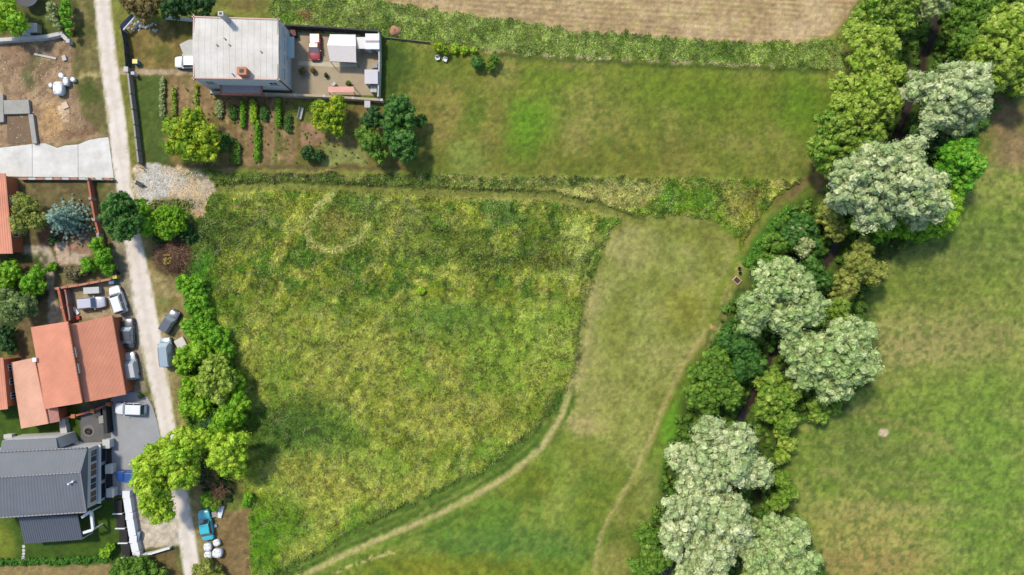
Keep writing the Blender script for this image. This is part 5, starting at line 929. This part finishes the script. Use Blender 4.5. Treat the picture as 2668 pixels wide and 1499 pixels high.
# gazebo
gz_ = empty('gazebo', at(893,128), 0, 'white party tent with gabled cover in the walled yard', 'gazebo'); a1,a2,b1,b2,c1,c2 = [Lc(gz_,[at(*p)])[0] for p in ((860,90,2.2),(926,92,2.2),(852,118,2.75),(927,120,2.75),(860,160,2.2),(928,163,2.2))]
mg1 = mat('tent_cover',(246,245,242),.6,.03,1,.1); mg2 = mat('tent_cover_shaded',(224,214,206),.7,.06,3,.15)  # greyer copy puts the shade of the lower slope into the cover colour
roof_quad(MB(),[b1,b2,a2,a1],.04).build('cover', mg1, gz_); roof_quad(MB(),[c1,c2,b2+Vector((0,-.004,0)),b1+Vector((0,-.004,0))],.04).build('cover', mg2, gz_)
for p in (a1,a2,c1,c2): MB().tube((p.x,p.y,0),(p.x,p.y,2.15),.05,.05,8).build('pole', M_RIM, gz_)
for a,b in ((a1,a2),(c1,c2)): MB().box(a.x,b.x,a.y-.02,a.y+.02,1.9,2.14).build('valance', M_WPAINT, gz_)
def shed(name,label,X,Y,w,d,h,mw_,mr2,group=None,stripe=None):
    p=at(X,Y,h); r_=empty(name,(p.x,p.y,0),0,label,'shed',group); MB().box(-w/2+.08,w/2-.08,-d/2+.08,d/2-.08,0,h-.1).build('wall',mw_,r_)
    MB().hexa([(-w/2,-d/2,h-.16),(w/2,-d/2,h-.16),(w/2,d/2,h-.06),(-w/2,d/2,h-.06)],[(-w/2,-d/2,h-.08),(w/2,-d/2,h-.08),(w/2,d/2,h+.04),(-w/2,d/2,h+.04)]).build('roof',mr2,r_,.01)
    MB().box(-.35,.35,-d/2+.02,-d/2+.078,.05,1.7 if h>1.9 else h*.8).build('door',M_WOOD,r_)
    if stripe: MB().box(-w/2+.05,w/2-.05,-.12,.12,h+.03,h+.07).build('ridge_strip',stripe,r_)
    return r_
shed('shed','small white shed between the party tent and the yard corner',940,112,1.4,1.7,2.0,M_WHITE,mat('cream_roof',(236,230,222),.6,.03,1)); shed('shed','white shed with reddish ridge in the upper right corner of the yard',970,108,2.1,2.3,2.1,M_WHITE,mat('bluewhite_roof',(228,232,240),.5,.04,2),None,mat('dusty_red',(200,160,156),.7,.1,2))
shed('shed','lilac grey shed at the right yard wall',967,200,2.0,2.1,2.0,M_WHITE,mat('lilac_roof',(208,202,204),.6,.05,1))
boxy('water_tank','pale turquoise box in the lower right corner of the yard','box',975,233,.9,1.1,.9,mat('turq',(176,204,200),.5,.05,1),0,None,M_CONC)
boxy('crate','grey crate above the lilac grey shed','crate',977,173,.9,.7,.6,M_GREYC,.1)
# pink canopy with legs
cn = empty('canopy', at(890,238), 0, 'long pink shelter roof on posts near the bottom of the yard', 'canopy'); l=[Lc(cn,[at(x,y,1.7)])[0] for x,y in ((855,241),(922,241),(922,226),(855,226))]; roof_quad(MB(),l,.08).build('roof',mat('pink_sheet',(226,160,142),.6,.12,1.5),cn)
for p in l: MB().tube((p.x*.98,p.y*.98,0),(p.x*.98,p.y*.98,1.62),.05,.05,6).build('post',M_WOOD,cn)
def pot(name,label,X,Y,r,h,m,soil=True,group=None,pal=None):
    p=at(X,Y,h); o=empty(name,(p.x,p.y,0),0,label,'pot' if soil else 'barrel',group); MB().lathe([(r*.75,0),(r,h*.95),(r,h),(r*.85,h),(r*.82,h-.08)],16).build('pot_body',m,o)
    if pal: crown_mesh([(0,0,h+r*.4,r*.8,r*.8,r*.6)],.14,*PAL[pal],int(X),o,'plant')
pot('plant_pot','large round grey planter in the walled yard',789,187,.6,.6,M_GREYC,True,'pots in the yard','brown'); pot('plant_pot','reddish pot right of the large grey planter',816,184,.42,.5,M_BRICK,True,'pots in the yard','brown'); pot('plant_pot','small dark pot in the middle of the yard',850,197,.32,.4,mat('dark_clay',(104,72,58),.8,.1,2),True,'pots in the yard','deep')
pot('barrel','small white and dark barrel left of the pink shelter',868,218,.36,.7,M_CONC,False); pot('plant_pot','pot with straggly plant behind the pink shelter',908,218,.4,.5,M_BRICK,True,'pots in the yard','wood')
boxy('door_mat','dark maroon cabinet at the yard corner of the white house','cabinet',766,88,.8,1.1,1.0,mat('maroon_box',(104,56,54),.7,.1,1),.2)
# garden bench and chairs
def bench(label,X,Y,rz,w=1.4):
    p=at(X,Y,.4); o=empty('garden_bench',(p.x,p.y,0),rz,label,'bench')
    for i in range(4): MB().box(-w/2,w/2,-.24+i*.12,-.15+i*.12,.42,.46).build('seat_slat',M_CONC,o)
    for i in range(3): MB().box(-w/2,w/2,.26,.30,.52+i*.14,.62+i*.14).build('back_slat',M_CONC,o)
    for sx in (-1,1):
        for sy in (-.2,.22): MB().box(sx*w/2*.9-.03,sx*w/2*.9+.03,sy-.03,sy+.03,0,.42).build('leg',M_GREYC,o)
bench('pale slatted garden bench on the grass below the yard wall',784,296,1.35,1.8)
boxy('rain_butt','white upright box under the right end of the tan yard wall','box',959,274,.8,1.0,1.0,M_WPAINT,0,None,M_CONC)
def chair(label,X,Y,rz):
    p=at(X,Y,.4); o=empty('garden_chair',(p.x,p.y,0),rz,label,'chair','white garden chairs at the meadow edge'); MB().box(-.28,.28,-.28,.28,.40,.45).build('seat',M_WPAINT,o,.02); MB().box(-.28,.28,.24,.29,.452,.95).build('backrest',M_WPAINT,o,.02)
    for sx in (-.24,.24):
        for sy in (-.24,.24): MB().box(sx-.02,sx+.02,sy-.02,sy+.02,0,.398).build('leg',M_WPAINT,o)
    for sx in (-.3,.3): MB().box(sx-.03,sx+.03,-.25,.235,.62,.66).build('armrest',M_WPAINT,o)
chair('white garden chair left of the pair under the yellow green shrub',1140,152,.2); chair('white garden chair right of the pair under the yellow green shrub',1160,156,-.4)
# brown heap right of yard
V,F=sphere_geo((0,0,0),.95,.8,.6,8); o=np_mesh('earth_heap',V,F,mat('orange_earth',(184,136,100),.95,.2,2,.5),smooth=True); o.location=at(1030,82); props(o,'round heap of orange brown earth beside the weed strip','earth heap')
# parking yard bits
boxy('pallet_cover','pale grey sheet-covered stack under the tile-capped wall','stack',242,757,2.4,1.0,.9,mat('grey_sheet',(198,200,192),.7,.06,1),.06)
boxy('bin','blue bin by the end of the tile-capped wall','bin',295,735,.7,.6,1.0,mat('blue_plastic',(88,140,168),.5,.05,1),.1,None,mat('blue_lid',(74,120,150),.5,.05,1)); boxy('bin','yellow bin by the end of the tile-capped wall','bin',303,722,.7,.5,1.0,mat('yellow_plastic',(206,178,50),.5,.05,1),.1,None,mat('yellow_cap',(226,196,60),.5,.05,1)); boxy('bin','dark bin above the yellow bin','bin',303,712,.5,.5,.9,M_BLACK,.1,None,M_DG)
boxy('white_board','white board leaning beside the tail of the silver lavender car','board',198,810,1.3,.5,.25,M_WPAINT,-.9)
boxy('crate','red crate at the wall end above the salmon roof','crate',203,828,.7,.6,.4,mat('red_crate',(176,60,50),.6,.1,1),.1)
boxy('tarpaulin','white sheet-covered load beside the pale blue-grey van','load',473,898,1.6,2.0,.35,mat('white_tarp',(220,212,202),.7,.05,1,.2),.5,bevel=.12)
boxy('scrap_sheet','white sheet leaning above the turquoise sedan','sheet',575,1333,.7,1.9,.3,M_WPAINT,-.25); boxy('crate','grey crate beside the bonnet of the turquoise sedan','crate',560,1340,.8,.8,.4,M_GREYC,.2); boxy('crate','small bluish crate beside the doors of the turquoise sedan','crate',562,1370,.5,.45,.3,mat('bluish',(150,156,168),.7,.1,1),.2)
boxy('tool_box','bluish grey chest in the lower left of the sandy bay','chest',358,1394,1.0,1.2,.7,mat('steel_blue',(140,148,158),.6,.08,1),-.2,None,mat('steel_lid',(150,158,170),.5,.08,1))
# fire pit
fp=empty('fire_pit',at(232,1123),0,'round black fire pit on a pale ring in the dark courtyard','fire pit'); MB().lathe([(.95,0),(.95,.06),(.9,.09),(.5,.09)],24).build('stone_ring',mat('ring_stone',(128,122,116),.9,.1,1),fp); MB().lathe([(.42,.092),(.48,.35),(.40,.35),(.3,.2),(.02,.18)],20).build('bowl',M_BLACK,fp)
for X,Y in ((255,1075),(270,1092)): boxy('lounge_seat','black lounge seat in the upper part of the dark courtyard' if X<260 else 'black lounge seat with pale cushion against the black courtyard wall','seat',X,Y,1.1,1.1,.5,M_BLACK,.1,'black seats in the courtyard',M_DG if X<260 else M_GREYC,lidname='cushion')
pot('plant_pot','dark pot on the rounded edge of the forecourt',366,1033,.35,.5,M_DG,True,None,'deep'); pot('plant_pot','white pot at the left end of the clipped hedge',60,1462,.42,.5,M_WPAINT,True,None,'wood'); boxy('grill','white box between the lawn and the grey roof at the left','box',26,1136,1.2,.6,.8,M_WPAINT,.05,None,M_CONC)
# wooden raised bed and black buckets at the plot corner
rb=empty('raised_bed',at(1919,731),math.radians(-42),'small wooden frame planter filled with dark soil at the lower right plot corner','planter'); mw_=mat('fresh_timber',(222,196,166),.8,.1,3)
for x0,x1,y0,y1 in ((-.55,.55,-.45,-.37),(-.55,.55,.37,.45),(-.55,-.47,-.368,.368),(.47,.55,-.368,.368)): MB().box(x0,x1,y0,y1,0,.32).build('board',mw_,rb,.008)
MB().box(-.468,.468,-.368,.368,0,.2).build('soil',mat('bed_soil',(96,62,44),.95,.3,8,.8),rb)
for X,Y,lab in ((1926,700,'upper'),(1928,712,'lower')):
    p=at(X,Y,.2); o=empty('bucket',(p.x,p.y,0),0,lab+' black bucket above the small wooden planter','bucket','black buckets'); MB().lathe([(.18,0),(.24,.34),(.26,.36),(.23,.35),(.18,.06)],16).build('bucket_body',M_BLACK,o); b=MB()
    for i in range(8): a,c=math.pi*i/8,math.pi*(i+1)/8; b.tube((.25*math.cos(a),-.05-.18*math.sin(a),.36),(.25*math.cos(c),-.05-.18*math.sin(c),.36),.008,.008,4)
    b.build('handle',M_RIM,o)
# bicycle-like dark wheelbarrow by the plot corner
wb=empty('wheelbarrow',at(366,480),math.radians(-25),'dark wheelbarrow tipped on the pale gravel by the road','wheelbarrow'); MB().hexa([(-.35,-.22,.25),(.3,-.2,.25),(.3,.2,.25),(-.35,.22,.25)],[(-.5,-.35,.55),(.55,-.3,.5),(.55,.3,.5),(-.5,.35,.55)]).build('tray',M_BLACK,wb,.01)
for y in (-.25,.25): MB().tube((-1.2,y*1.1,.5),(.75,y*.3,.22),.02,.02,6).build('handle',M_BLACK,wb); MB().tube((-.4,y,.0),(-.35,y,.4),.02,.02,6).build('leg',M_BLACK,wb)
MB().tube((.78,-.05,.2),(.78,.05,.2),.2,.2,16).build('wheel',M_TYRE,wb)
def post(label,X,Y,h): p=at(X,Y); o=MB().tube((0,0,0),(0,0,h),.06,.05,8).build('fence_post',M_WOOD,None,0,True); o.location=p; props(o,label,'post')
post('lone wooden post at the foot of the board fence near the plot corner',374,440,1.2)
print('tris', sum(len(o.data.polygons) for o in bpy.data.objects if o.type=='MESH'))
